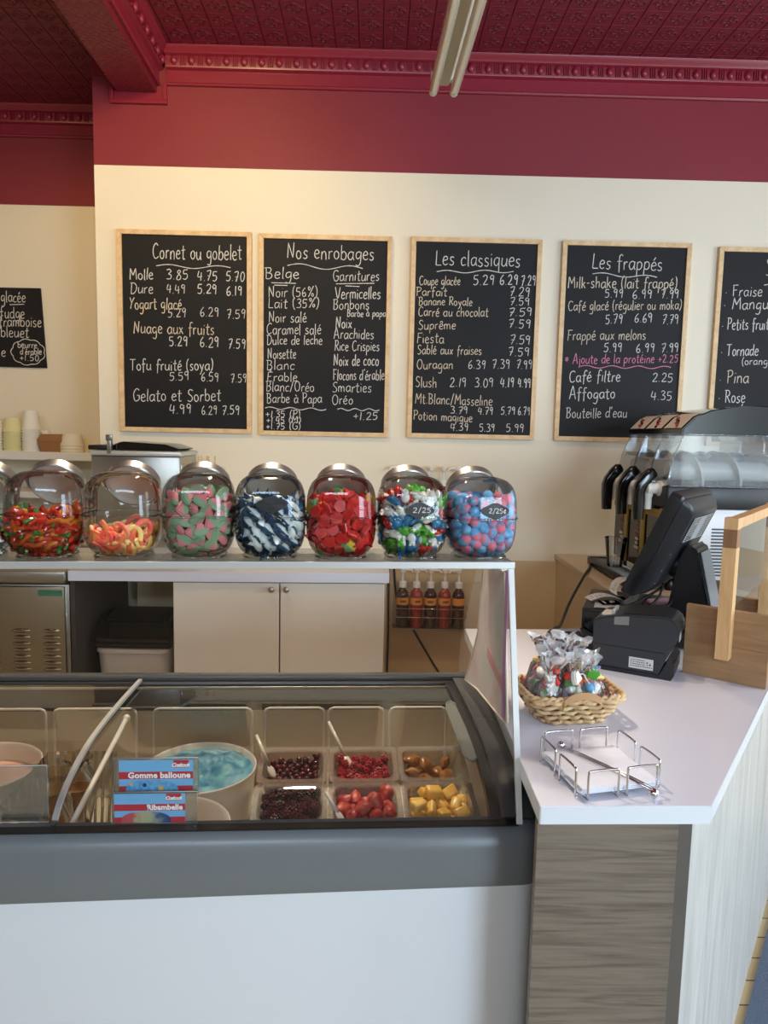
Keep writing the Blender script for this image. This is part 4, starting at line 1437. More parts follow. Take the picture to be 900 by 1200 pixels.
for kind, colx, row in fruit_defs:
    cx = -0.492 + PW / 2 + 0.1475 * colx + 0.002
    sy = (0.06 + 0.1185 * row)
    cy = 0.112 + sy * math.cos(tilt)
    cz = 0.740 + sy * math.sin(tilt)
    M = FZ_M @ Matrix.Translation((cx, cy, cz)) @ Matrix.Rotation(tilt, 4, 'X')
    p = obj('fruit_pan', pan_mesh(), PANG, None, 'auto')
    p.matrix_world = M
    tag(p, pan_lab[kind], 'food pan', 'clear fruit pans in the freezer')
    r, n = SIZ[kind]
    top = -0.022 if kind == 'nut_paste' else (-0.004 if row == 0 else -0.013)

    def inside(P, r=r):
        zc = np.clip(P[:, 2], -PH + 0.004 + r, None)
        f = 0.010 * (1 - (zc + PH) / PH)
        hx = PW / 2 - 0.013 - f - r * 0.85
        hy = PD / 2 - 0.013 - f - r * 0.85
        return np.stack([np.clip(P[:, 0], -hx, hx), np.clip(P[:, 1], -hy, hy), zc], 1)
    P = pack(n, r, inside, colx * 7 + row * 3 + 1, 200, 0.0009)
    # keep only the layers that can be seen from above, lift them to the fill line
    P[:, 2] += top - np.sort(P[:, 2])[-4]
    base = [obj(FNAME.get(kind, kind), fruit_mesh(kind, s), FR_M[kind], None, 'auto') for s in range(3)]
    lb, ct, gp = FLAB[kind]
    used = [False] * 3
    for i, q in enumerate(P):
        b = base[i % 3]
        if used[i % 3]:
            c = b.copy()
            COL.objects.link(c)
        else:
            c = b
            used[i % 3] = True
        e = Euler((rnd.uniform(0, 6.3), rnd.uniform(0, 6.3), rnd.uniform(0, 6.3)))
        if kind == 'mango_chunk':
            e = Euler((rnd.uniform(-.6, .6), rnd.uniform(-.6, .6), rnd.uniform(0, 6.3)))
        c.matrix_world = M @ Matrix.Translation(Vector(q)) @ e.to_matrix().to_4x4() @ Matrix.Scale(rnd.uniform(0.9, 1.1), 4)
        tag(c, lb, ct, gp)

# plastic spoons standing in the pans
SPOON = mat('milky_plastic', (226, 220, 212), 0.25, noise=0.02, nscale=20)


def spoon(a, b, label):
    A, B = fw(*a), fw(*b)
    d = (A - B)
    t = obj('plastic_spoon', (lambda bm: (tube(bm, [(0, 0, 0.012), (0, 0, d.length)], [0.0042, 0.0034], 8), ball(bm, (0, 0, 0.0), 0.012, (0.7, 0.35, 1.4), 2), bm)[2])(NB()), SPOON, None, True)
    t.matrix_world = Matrix.Translation(B) @ d.to_track_quat('Z', 'Y').to_matrix().to_4x4()
    tag(t, label, 'spoon', 'plastic spoons in the fruit pans')


spoon((-0.499, 0.325, 0.822), (-0.462, 0.281, 0.76), 'white plastic spoon standing in the blackcurrant pan')
spoon((-0.345, 0.385, 0.825), (-0.302, 0.315, 0.765), 'white plastic spoon leaning in the raspberry pan')
spoon((-0.348, 0.150, 0.785), (-0.318, 0.128, 0.742), 'white plastic spoon in the corner of the strawberry pan')

# ------------------------------------------------------------------ ice cream tubs
TUBW = mat('white_tub_plastic', (232, 228, 220), 0.4, noise=0.02, nscale=10)


def tub(lx, ly, ztop, r, h, label, inner=None):
    p = fw(lx, ly, ztop - h)
    t = thing('ice_cream_tub', label, 'tub', p, 0, 'round ice cream tubs in the freezer')
    bm = NB()
    lathe(bm, [(r * .9, 0), (r * .985, h - 0.012), (r, h - 0.012), (r * 1.005, h - 0.002), (r * .99, h), (r * .965, h - 0.004), (r * .88, 0.006), (0, 0.006)], 56, caps=(True, False))
    obj('tub', bm, inner or TUBW, t, 'auto')
    return t


tub(-0.631, 0.392, 0.722, 0.124, 0.12, 'white round tub of blue ice cream behind the flavour cards')
tub(-0.638, 0.140, 0.727, 0.110, 0.12, 'nearly empty white tub behind the lower flavour card')
tub(-1.075, 0.33, 0.757, 0.118, 0.145, 'pale tub of pinkish ice cream behind the empty card holder')
BLUEIC = two_tone('bubblegum_ice_cream', (40, 116, 154), (100, 166, 182), 28, 0.55, 0.2, 0.35, 0.65, 0.1, bump=0.2)


def icecream(lx, ly, z, r, m, label, seed, amp):
    from mathutils import noise as NZ
    bm = NB()
    V = []
    nr, ns = 34, 90
    for i in range(nr + 1):
        rr = r * i / nr
        ring = []
        for k in range(ns):
            a = 2 * PI * k / ns
            x, y = rr * math.cos(a), rr * math.sin(a)
            h = amp * NZ.fractal(Vector((x * 22 + seed, y * 30, 0.3)), 1.0, 2.0, 4) + 0.35 * amp * math.sin(y * 130 + 3 * NZ.noise(Vector((x * 16, y * 16, seed))))
            h *= min(1, (1 - i / nr) * 6 + 0.3)
            ring.append(bm.verts.new((x, y, h)))
        V.append(ring)
    for a, b in zip(V, V[1:]):
        for k in range(ns):
            f = bm.faces.new((a[k], a[(k + 1) % ns], b[(k + 1) % ns], b[k]))
            f.smooth = True
    bmesh.ops.remove_doubles(bm, verts=V[0], dist=1e-6)
    rim = [bm.verts.new((v.co.x * .97, v.co.y * .97, -0.05)) for v in V[-1]]
    for k in range(ns):
        bm.faces.new((V[-1][k], V[-1][(k + 1) % ns], rim[(k + 1) % ns], rim[k]))
    bm.faces.new(rim)
    o = obj('ice_cream', bm, m, None, True, loc=fw(lx, ly, z))
    tag(o, label, 'ice cream', None, 'stuff')


icecream(-0.631, 0.392, 0.708, 0.1165, BLUEIC, 'scooped blue bubblegum ice cream filling the tub behind the flavour cards', 1.0, 0.012)
icecream(-0.638, 0.140, 0.640, 0.094, two_tone('beige_ice_cream', (196, 176, 150), (170, 150, 132), 14, 0.5, 0.1), 'remains of beige ice cream at the bottom of the nearly empty tub', 5.0, 0.004)
icecream(-1.075, 0.33, 0.715, 0.108, two_tone('pale_pink_ice_cream', (216, 176, 158), (204, 160, 146), 10, 0.5, 0.1), 'pale pink ice cream in the tub behind the empty card holder', 8.0, 0.004)

# white scraper rod, ribbed bin with wrapped cones
o = obj('scraper_rod', (lambda bm: (tube(bm, [fw(-0.792, 0.045, 0.772), fw(-0.794, 0.40, 0.828)], 0.0052, 10), ball(bm, fw(-0.794, 0.403, 0.8285), 0.009, (1, 1, 1), 2), bm)[2])(NB()), WHITE_PL, None, True)
tag(o, 'white plastic rod lying beside the ribbed bin under the lid seam', 'rod')
RIB = glass('ribbed_clear_plastic', (0.92, 0.91, 0.86), 1.3, haze=0.08, hazecol=(0.7, 0.65, 0.5))
bm = NB()


def rib_outline(w, d, z, n=18):
    pts = []
    for i in range(4):
        for k in range(n):
            u = k / n
            o_ = 0.0018 * (1 if k % 2 else -1)
            a = [(-w / 2 + w * u, -d / 2 + o_), (w / 2 - o_, -d / 2 + d * u), (w / 2 - w * u, d / 2 - o_), (-w / 2 + o_, d / 2 - d * u)][i]
            pts.append((a[0], a[1], z))
    return pts


loft(bm, [rib_outline(0.13, 0.30, 0.0), rib_outline(0.145, 0.32, 0.17)], cap0=True)
for f in bm.faces:
    f.smooth = False
o = obj('clear_bin', bm, RIB, None, False)
o.matrix_world = FZ_M @ Matrix.Translation((-0.875, 0.20, 0.603))
tag(o, 'clear ribbed plastic bin under the seam of the two lids', 'bin')
CELLO = glass('golden_cellophane', (0.93, 0.86, 0.70), 2.0, rough=0.12, haze=0.3, hazecol=(0.55, 0.38, 0.18))
WAFER = two_tone('wafer_brown', (176, 120, 60), (206, 156, 92), 60, 0.6, 0.0)
for k in range(4):
    t = thing('wrapped_cone', ('front', 'second', 'third', 'rearmost')[k] + ' cellophane wrapped wafer in the clear ribbed bin', 'wafer', fw(-0.885 + 0.02 * (k % 2), 0.10 + 0.068 * k, 0.612), R(3.15), 'wrapped wafers in the ribbed bin')
    bm = NB()
    lathe(bm, [(0.006, 0), (0.026, 0.11), (0.023, 0.11), (0.004, 0.006)], 18)
    obj('wafer', bm, WAFER, t, 'auto')
    bm = NB()
    lathe(bm, [(0.012, -0.004), (0.032, 0.05), (0.034, 0.12), (0.02, 0.15), (0.03, 0.175)], 26, caps=(True, False))
    rough_up(bm, 0.010, 40, k + 1)
    obj('wrapper', bm, CELLO, t, True)

# ------------------------------------------------------------------ flavour cards
CARDB = mat('card_sky_blue', (110, 172, 214), 0.4, noise=0.02, nscale=20)
CARDR = mat('card_red', (176, 44, 56), 0.4, noise=0.03, nscale=20)
CARDW = mat('card_white_print', (238, 236, 232), 0.5, noise=0.01, nscale=20)


def text_bm(s, size, bold=0.0, shear=0.0, spacing=1.0):
    cu = bpy.data.curves.new('text', 'FONT')
    cu.body = s
    cu.size = size
    cu.offset = bold
    cu.shear = shear
    cu.space_character = spacing
    cu.align_x = 'RIGHT'
    cu.resolution_u = 3
    ob = bpy.data.objects.new('text', cu)
    COL.objects.link(ob)
    dg = bpy.context.evaluated_depsgraph_get()
    me = bpy.data.meshes.new_from_object(ob.evaluated_get(dg))
    bm = NB()
    bm.from_mesh(me)
    bpy.data.objects.remove(ob)
    bpy.data.curves.remove(cu)
    bpy.data.meshes.remove(me)
    bmesh.ops.rotate(bm, matrix=Matrix.Rotation(PI / 2, 3, 'X'), verts=bm.verts)
    return bm


def slab_serifs(bm):
    return bm


def flavour_card(lx, ly, z, w, h, word, dome, dots, label, hold_w):
    p = fw(lx, ly, z)
    t = thing('flavour_card', label, 'sign', p, R(3.15), 'flavour cards on the freezer front')
    bm = NB()
    box(bm, (0, -0.0008, 0), (w, 0.0004, h))
    obj('card', bm, CARDB, t)
    bm = NB()
    box(bm, (0, -0.0012, h * 0.42), (w, -0.0009, h * 0.645))
    box(bm, (0, -0.0012, 0.0002), (w, -0.0009, h * 0.20))
    obj('stripe', bm, CARDR, t)
    bm = NB()
    box(bm, (w * 0.735, -0.0012, h * 0.77), (w * 0.945, -0.0009, h * 0.998))
    lg = obj('logo', bm, CARDR, t)
    bm = text_bm('Coaticook', h * 0.165, 0.0004, 0.25, 0.74)
    bmesh.ops.translate(bm, vec=(w * 0.955, -0.0016, h * 0.80), verts=bm.verts)
    obj('lettering', bm, CARDW, lg)
    bm = text_bm(word, h * 0.255, 0.0005, 0.0, 1.03)
    bmesh.ops.translate(bm, vec=(w * 0.965, -0.0016, h * 0.455), verts=bm.verts)
    # slab feet under the letters
    obj('lettering', bm, CARDW, t)
    bm = NB()
    pts = []
    x0, x1, dh = w * 0.09, w * 0.80, h * 0.385
    for i in range(25):
        a = PI * i / 24
        pts.append(((x0 + x1) / 2 - (x1 - x0) / 2 * math.copysign(abs(math.cos(a)) ** 0.8, math.cos(a)), 0.0003 + dh * math.sin(a) ** 0.7))
    vs = [bm.verts.new((q[0], -0.0014, q[1])) for q in pts]
    bm.faces.new(vs)
    dm = obj('ice_cream_picture', bm, dome, t)
    if dots:
        for (dx, dz, rr_, mm) in dots:
            bm = NB()
            lathe(bm, [(0.0, 0.0), (rr_, 0.0)], 14, mtx=Matrix.Translation((w * dx, -0.0016, h * dz)) @ Matrix.Rotation(PI / 2, 4, 'X'), caps=(False, False))
            obj('gumball_picture', bm, mm, dm)
    return t


def rgb_ramp(name, cols, x0, x1):
    m = bpy.data.materials.new(name)
    m.use_nodes = True
    nt = m.node_tree
    b = nt.nodes['Principled BSDF']
    b.inputs['Roughness'].default_value = 0.45
    tc = nt.nodes.new('ShaderNodeTexCoord')
    sp_ = nt.nodes.new('ShaderNodeSeparateXYZ')
    nz = nt.nodes.new('ShaderNodeTexNoise')
    nz.inputs['Scale'].default_value = 90
    nt.links.new(tc.outputs['Object'], sp_.inputs[0])
    nt.links.new(tc.outputs['Object'], nz.inputs['Vector'])
    mr = nt.nodes.new('ShaderNodeMapRange')
    mr.inputs[1].default_value = x0
    mr.inputs[2].default_value = x1
    nt.links.new(sp_.outputs[0], mr.inputs[0])
    ad = nt.nodes.new('ShaderNodeMath')
    ad.operation = 'MULTIPLY_ADD'
    ad.inputs[1].default_value = 0.5
    nt.links.new(nz.outputs['Fac'], ad.inputs[0])
    sb = nt.nodes.new('ShaderNodeMath')
    sb.operation = 'SUBTRACT'
    sb.inputs[1].default_value = 0.25
    nt.links.new(mr.outputs[0], ad.inputs[2])
    nt.links.new(ad.outputs[0], sb.inputs[0])
    cr = nt.nodes.new('ShaderNodeValToRGB')
    el = cr.color_ramp.elements
    for i, c in enumerate(cols):
        q = i / (len(cols) - 1)
        e = el[i] if i < 2 else el.new(q)
        e.position = q
        e.color = (*S2L(c), 1)
    nt.links.new(sb.outputs[0], cr.inputs[0])
    nt.links.new(cr.outputs[0], b.inputs['Base Color'])
    return m


NAVY = mat('navy_print', (24, 44, 104), 0.5)
GOLD = mat('gold_print', (216, 164, 70), 0.5)
flavour_card(-0.697, 0.026, 0.853, 0.124, 0.057, 'Gomme balloune', two_tone('blue_scoop_print', (70, 140, 190), (104, 172, 206), 150, 0.45, 0, 0.35, 0.65), [(0.345, 0.235, 0.0036, NAVY), (0.565, 0.13, 0.0044, GOLD), (0.16, 0.27, 0.003, GOLD)], 'blue and red flavour card reading Gomme balloune, the upper card', 0.13)
flavour_card(-0.702, 0.013, 0.8055, 0.118, 0.0515, 'Ribambelle', rgb_ramp('rainbow_scoop_print', ((186, 70, 80), (176, 80, 84), (166, 160, 120), (150, 156, 130), (50, 76, 120), (40, 60, 110)), 0.012, 0.095), None, 'blue and red flavour card reading Ribambelle, the lower card', 0.13)
SLEEVE = glass('card_sleeve', (0.95, 0.95, 0.94), 1.6, haze=0.10, hazecol=(0.55, 0.5, 0.42))
for (lx, ly, z, w, h, lab) in ((-0.706, 0.029, 0.848, 0.142, 0.066, 'clear acrylic sleeve round the upper flavour card'), (-0.706, 0.016, 0.804, 0.142, 0.056, 'clear acrylic sleeve round the lower flavour card'), (-0.995, 0.022, 0.806, 0.182, 0.100, 'empty clear acrylic card holder standing on the freezer rim')):
    bm = NB()
    box(bm, (0, -0.0028, 0), (w, -0.0020, h))
    box(bm, (0, 0.0012, 0), (w, 0.0020, h))
    for a in ((0, 0.0008), (w - 0.0008, w)):
        box(bm, (a[0], -0.0020, 0), (a[1], 0.0012, h))
    o = obj('card_sleeve', bm, SLEEVE, None, loc=fw(lx, ly, z), rotz=R(3.15))
    tag(o, lab, 'sign holder')
    bm = NB()
    tube(bm, [(0, -0.003, 0), (w, -0.003, 0), (w, -0.003, h), (0, -0.003, h)], 0.0007, 6, True)
    obj('polished_edge', bm, ALU, o, True)

# ================================================================== SNEEZE GUARD WITH JAR SHELF
SG = thing('sneeze_guard', 'clear sneeze guard with a white-edged glass shelf above the freezer', 'sneeze guard', (0.2585, 1.291, 1.228), R(5.7))
SG_M = Matrix.Translation((0.2585, 1.291, 1.228)) @ Matrix.Rotation(R(5.7), 4, 'Z')
SG_I = SG_M.inverted()
SHELFG = glass('shelf_glass', (0.90, 0.93, 0.91), 1.0, rough=0.25, haze=0.12, hazecol=(0.7, 0.7, 0.68))
PANE = glass('guard_pane', (0.98, 0.985, 0.98), 0.9)
SL = 1.5
bm = NB()
box(bm, (-SL, 0.004, 0.001), (0.0, 0.150, 0.0115))
obj('shelf', bm, SHELFG, SG)
bm = NB()
box(bm, (-SL, -0.004, -0.0005), (0.002, 0.0035, 0.0125), 0.001)
obj('shelf_edge', bm, ALU, SG)


def sgl(p):
    return SG_I @ Vector(p)


# leaning front pane: from the bumper to the shelf edge
bl, br = fw(-FL + 0.03, -0.0085, 0.8036), fw(-0.016, -0.0085, 0.8036)
tl, tr = SG_M @ Vector((-SL, -0.001, -0.001)), SG_M @ Vector((-0.006, -0.001, -0.001))
nrm = (br - bl).cross(tl - bl).normalized()
bm = NB()
V = [bm.verts.new(sgl(p)) for p in (bl, br, tr, tl)]
bm.faces.new(V)
obj('front_pane', bm, PANE, SG)
up = (tr - br)
bm = NB()
wdt = Vector((0.0105, 0.0006, 0))
dep = Vector((0, 0.008, 0))
a = [br, br + wdt, br + wdt + dep, br + dep]
b = [tr - Vector((0.003, 0, 0)), tr - Vector((0.003, 0, 0)) + wdt, tr - Vector((0.003, 0, 0)) + wdt + dep, tr - Vector((0.003, 0, 0)) + dep]
loft(bm, [[sgl(p) for p in a], [sgl(p) for p in b]], cap0=True, cap1=True)
for f in bm.faces:
    f.smooth = False
obj('edge_strip', bm, mat('white_edge_strip', (226, 228, 222), 0.4, 0.0, noise=0.02, nscale=20), SG)
# side pane standing over the freezer end, with a pale printed sheet on it
A0 = Vector((0.262, 1.172, 0))
D0 = Vector((-0.098, 0.995, 0))


def side(s, z, off=0.0):
    return sgl(A0 + D0 * s + Vector((0.995, 0.098, 0)) * off + Vector((0, 0, z)))


bm = NB()
poly = [(0.118, 1.226), (0.30, 1.226), (0.366, 1.173), (0.50, 0.968), (0.50, 0.886), (0.30, 0.895), (0.20, 0.89), (0.10, 0.875), (0.03, 0.845), (0.012, 0.83)]
bm.faces.new([bm.verts.new(side(*p)) for p in poly])
sp_o = obj('side_pane', bm, PANE, SG)
sheet = bpy.data.materials.new('pale_printed_sheet')
sheet.use_nodes = True
nt = sheet.node_tree
b_ = nt.nodes['Principled BSDF']
tc = nt.nodes.new('ShaderNodeTexCoord')
nz = nt.nodes.new('ShaderNodeTexNoise')
nz.inputs['Scale'].default_value = 11
nz.inputs['Detail'].default_value = 1.5
nt.links.new(tc.outputs['Object'], nz.inputs['Vector'])
cr = nt.nodes.new('ShaderNodeValToRGB')
el = cr.color_ramp.elements
el[0].position, el[0].color = 0.3, (*S2L((214, 196, 196)), 1)
el[1].position, el[1].color = 0.7, (*S2L((206, 212, 208)), 1)
e2 = el.new(0.5)
e2.color = (*S2L((226, 214, 212)), 1)
nt.links.new(nz.outputs['Fac'], cr.inputs[0])
nt.links.new(cr.outputs[0], b_.inputs['Base Color'])
b_.inputs['Roughness'].default_value = 0.5
tr_ = nt.nodes.new('ShaderNodeBsdfTransparent')
mxs = nt.nodes.new('ShaderNodeMixShader')
mxs.inputs[0].default_value = 0.88
nt.links.new(tr_.outputs[0], mxs.inputs[1])
nt.links.new(b_.outputs[0], mxs.inputs[2])
nt.links.new(mxs.outputs[0], nt.nodes['Material Output'].inputs[0])
bm = NB()
sh_poly = [(0.142, 1.214), (0.300, 1.214), (0.310, 1.126), (0.325, 1.05), (0.375, 0.973), (0.43, 0.905), (0.314, 0.925), (0.208, 0.932), (0.115, 0.938), (0.085, 0.945)]
prism2 = [[side(s, z, o_) for s, z in sh_poly] for o_ in (-0.0016, -0.0008)]
loft(bm, prism2, cap0=True, cap1=True)
for f in bm.faces:
    f.smooth = False
sh = obj('printed_sheet', bm, sheet, SG)
sh['label'] = 'pale translucent printed sheet on the side pane'
bm = NB()
tube(bm, [side(s, z, -0.0012) for s, z in sh_poly], 0.0022, 6, True)
obj('sheet_edge', bm, mat('cream_sheet_edge', (226, 214, 192), 0.5), sh)
bm = NB()
loft(bm, [[side(s, z, o_) for s, z in ((0.24, 1.02), (0.10, 0.985), (0.10, 1.005), (0.24, 1.045))] for o_ in (-0.0026, -0.0019)], cap0=True, cap1=True)
obj('pink_stripe', bm, mat('pale_pink_print', (216, 160, 160), 0.5), sh)
LILAC = mat('lilac_edge_print', (196, 140, 206), 0.4)
bm = NB()
loft(bm, [[side(s, z, o_) for s, z in ((0.128, 1.222), (0.112, 1.222), (0.098, 0.945), (0.118, 0.945))] for o_ in (-0.0036, -0.003)], cap0=True, cap1=True)
obj('lilac_strip', bm, LILAC, sp_o)

# ================================================================== CANDY JARS
JG = glass('jar_glass', (0.985, 0.99, 0.985), 0.85, 1.5, edge=0.5, edgecol=(0.72, 0.74, 0.73))
LINERD = mat('pale_lid_liner', (196, 188, 174), 0.6, noise=0.03, nscale=20)
LIDM = mat('jar_lid_metal', (172, 168, 160), 0.34, 0.9, noise=0.06, nscale=20)
JA, JB, JC = 0.0648, 0.057, 0.0765
PWR = 3.5


def jar_mesh():
    bm = NB()
    nu, nv = 56, 34

    def pt(th, ph):
        x = math.copysign(abs(math.cos(ph) * math.cos(th)) ** 1, math.cos(th) * math.cos(ph))
        y = math.cos(ph) * math.sin(th)
        z = math.sin(ph)
        f = (abs(x) ** PWR + abs(y) ** PWR + abs(z) ** PWR) ** (1 / PWR)
        X, Y, Z_ = x / f, y / f, z / f
        rib = 1 + 0.022 * math.exp(-((Z_ - 0.0) / 0.055) ** 2) + 0.006 * math.exp(-((Z_ - 0.80) / 0.05) ** 2)
        return (JA * X * rib, JB * Y * rib, JC * Z_ if Z_ > -0.985 else -JC * 0.985)
    rings = []
    for j in range(1, nv):
        ph = -PI / 2 + PI * j / nv
        rings.append([pt(2 * PI * k / nu, ph) for k in range(nu)])
    loft(bm, rings, cap0=True)
    top = bm.verts.new((0, 0, JC))
    bm.verts.ensure_lookup_table()
    last = [v for v in bm.verts if False]
    return bm, top


def build_jar(label):
    t = thing('candy_jar', label, 'jar', (0, 0, 0), 0, 'glass candy jars on the shelf')
    bm, top = jar_mesh()
    # close the crown
    bm.verts.ensure_lookup_table()
    be = [e for e in bm.edges if len(e.link_faces) == 1]
    for e in be:
        bm.faces.new((e.verts[0], e.verts[1], top)).smooth = True
    # cut away the shoulder under the lid
    d = Vector((0, 0.80, 0.60)).normalized()
    cut = [f for f in bm.faces if (f.calc_center_median()).dot(d) > 0.0745]
    bmesh.ops.delete(bm, geom=cut, context='FACES')
    M = Matrix.Translation(d * 0.066) @ d.to_track_quat('Z', 'Y').to_matrix().to_4x4()
    lathe(bm, [(0.054, 0.004), (0.047, 0.010), (0.0455, 0.022)], 40, mtx=M, caps=(False, False))
    body = obj('glass_body', bm, JG, t, True)
    bm = NB()
    lathe(bm, [(0.0475, 0.008), (0.0495, 0.010), (0.0495, 0.0255), (0.047, 0.0285), (0.04, 0.030), (0.0, 0.0295)], 44, mtx=M, caps=(False, False))
    ld_ = obj('lid', bm, LIDM, t, 'auto')
    bm = NB()
    lathe(bm, [(0.0, 0.020), (0.046, 0.020), (0.0472, 0.009)], 44, mtx=M, caps=(False, False))
    obj('lid_liner', bm, LINERD, ld_, 'auto')
    bm = NB()
    prof = [(JA * 1.02 * math.cos(2 * PI * k / 64), JB * 1.02 * math.sin(2 * PI * k / 64)) for k in range(64)]
    pts = []
    for (x, y) in prof:
        f = (abs(x / JA) ** PWR + abs(y / JB) ** PWR) ** (1 / PWR)
        pts.append((x / f * 1.024, y / f * 1.024, 0.0))
    tube(bm, pts, 0.0015, 6, True)
    obj('moulded_seam', bm, JG, t, True)
    bm = NB()
    pts2 = [(p[0] * .72, p[1] * .72, -JC * 0.985 + 0.0012) for p in pts]
    tube(bm, pts2, 0.0022, 6, True)
    obj('foot_ring', bm, JG, t, True)
    return t


PLQ = mat('black_plaque', (16, 15, 16), 0.45, noise=0.1, nscale=20)


def plaque(jar, dx, dz, text):
    bm = NB()
    n = 48
    o1, o2 = [], []
    for k in range(n):
        a = 2 * PI * k / n
        w = 0.026 * (1 + 0.05 * math.cos(4 * a))
        h = 0.0135 * (1 + 0.10 * math.cos(4 * a))
        o1.append((w * math.cos(a), h * math.sin(a)))
    y0 = -JB * 1.0

    def yy(x, z):
        return -JB * (max(0.0, 1 - abs((x + dx) / JA) ** PWR - abs((z + dz) / JC) ** PWR)) ** (1 / PWR)
    ctr0 = bm.verts.new((dx, yy(0, 0) - 0.0014, dz))
    ra = [bm.verts.new((dx + x, yy(x, z) - 0.0014, dz + z)) for x, z in o1]
    rb = [bm.verts.new((dx + x, yy(x, z) - 0.0004, dz + z)) for x, z in o1]
    for k in range(n):
        bm.faces.new((ctr0, ra[k], ra[(k + 1) % n]))
        bm.faces.new((ra[k], ra[(k + 1) % n], rb[(k + 1) % n], rb[k]))
    o = obj('price_plaque', bm, PLQ, jar, False)
    o['label'] = 'black oval price plaque'
    if text:
        bm = NB()
        write(bm, text, dx - 0.013, dz - 0.004, dx + 0.021, 0.0105, 0.0013, 0, 0, 0, 5)
        for v in bm.verts:
            v.co.y = yy(v.co.x - dx, v.co.z - dz) - 0.0019
        obj('chalk_lettering', bm, CHALK, o)


# candy shapes -------------------------------------------------------
def c_worm(seed):
    rg = random.Random(seed)
    bm = NB()
    n = 14
    ph = rg.uniform(0, 6)
    pts = [((i / (n - 1) - .5) * 0.052, 0.006 * math.sin(ph + i * .42), 0.005 * math.cos(ph + i * .5)) for i in range(n)]
    tube(bm, pts, [0.0042 * (0.85 + 0.15 * (i % 2)) * (0.6 if i in (0, n - 1) else 1) for i in range(n)], 8)
    return bm


def c_hook(seed):
    bm = NB()
    pts = []
    for i in range(16):
        a = R(-20 + 250 * i / 15)
        pts.append((0.0115 * math.cos(a), 0.0185 * math.sin(a), 0.002 * math.sin(a * 2 + seed)))
    tube(bm, pts, 0.0046, 8)
    for v in bm.verts:
        v.co.z *= 0.75
    return bm


def c_wedge(seed):
    bm = NB()
    pts = [(-0.0135, 0.0)] + [(0.0155 * math.cos(R(a)), 0.0 + 0.0155 * math.sin(R(a)) + 0.004) for a in range(0, 181, 30)]
    pts = [(0.0155 * math.cos(R(a)), -0.016 + 0.0) if False else (0.016 * math.cos(R(a)), 0.011 - 0.006 + 0.007 * math.sin(R(a))) for a in range(0, 181, 30)] + [(0.0, -0.0145)]
    prism(bm, pts, -0.0055, 0.0055, 2)
    bmesh.ops.bevel(bm, geom=list(bm.edges), offset=0.0024, segments=2, affect='EDGES')
    return bm


def c_shark(seed):
    bm = NB()
    n = 10
    pts = [((i / (n - 1) - .5) * 0.036, 0.003 * math.sin(i * .55 + seed), 0) for i in range(n)]
    rad = [0.003, 0.0062, 0.0084, 0.0092, 0.009, 0.008, 0.0064, 0.0046, 0.0032, 0.0022]
    tube(bm, pts, rad, 10)
    prism(bm, [(-0.004, 0.007), (0.006, 0.007), (0.005, 0.0145)], -0.0014, 0.0014, 1)
    prism(bm, [(0.015, 0.0), (0.023, 0.008), (0.020, 0.0), (0.022, -0.005)], -0.0013, 0.0013, 1)
    for s in (-1, 1):
        prism(bm, [(-0.006, s * 0.006), (0.004, s * 0.006), (0.004, s * 0.0145)], -0.003, -0.0005, 2)
    return bm


def c_star(seed):
    bm = NB()
    pts = []
    for k in range(10):
        a = PI / 2 + PI * k / 5
        r = 0.0195 if k % 2 == 0 else 0.0082
        pts.append((r * math.cos(a), r * math.sin(a)))
    prism(bm, pts, -0.0048, 0.0048, 2)
    bmesh.ops.bevel(bm, geom=list(bm.edges), offset=0.0026, segments=2, affect='EDGES')
    return bm


def c_frog(seed):
    bm = NB()
    ball(bm, (0, 0, 0), 0.0095, (1.15, 0.95, 0.75), 2)
    ball(bm, (0.008, 0, 0.003), 0.006, (1, 1, 0.9), 2)
    for s in (-1, 1):
        ball(bm, (0.011, s * 0.0035, 0.0075), 0.0022, sub=1)
        ball(bm, (-0.006, s * 0.009, -0.003), 0.0052, (1.3, 0.8, 0.7), 1)
        ball(bm, (0.008, s * 0.0085, -0.003), 0.004, (1.2, 0.7, 0.7), 1)
    return bm


def c_egg(seed):
    bm = NB()
    lathe(bm, [(0.0, -0.0135), (0.005, -0.0125), (0.009, -0.008), (0.0105, -0.001), (0.0092, 0.006), (0.006, 0.011), (0.0, 0.0135)], 18, caps=(False, False))
    bmesh.ops.remove_doubles(bm, verts=bm.verts, dist=1e-5)
    rough_up(bm, 0.0008, 90, seed)
    return bm


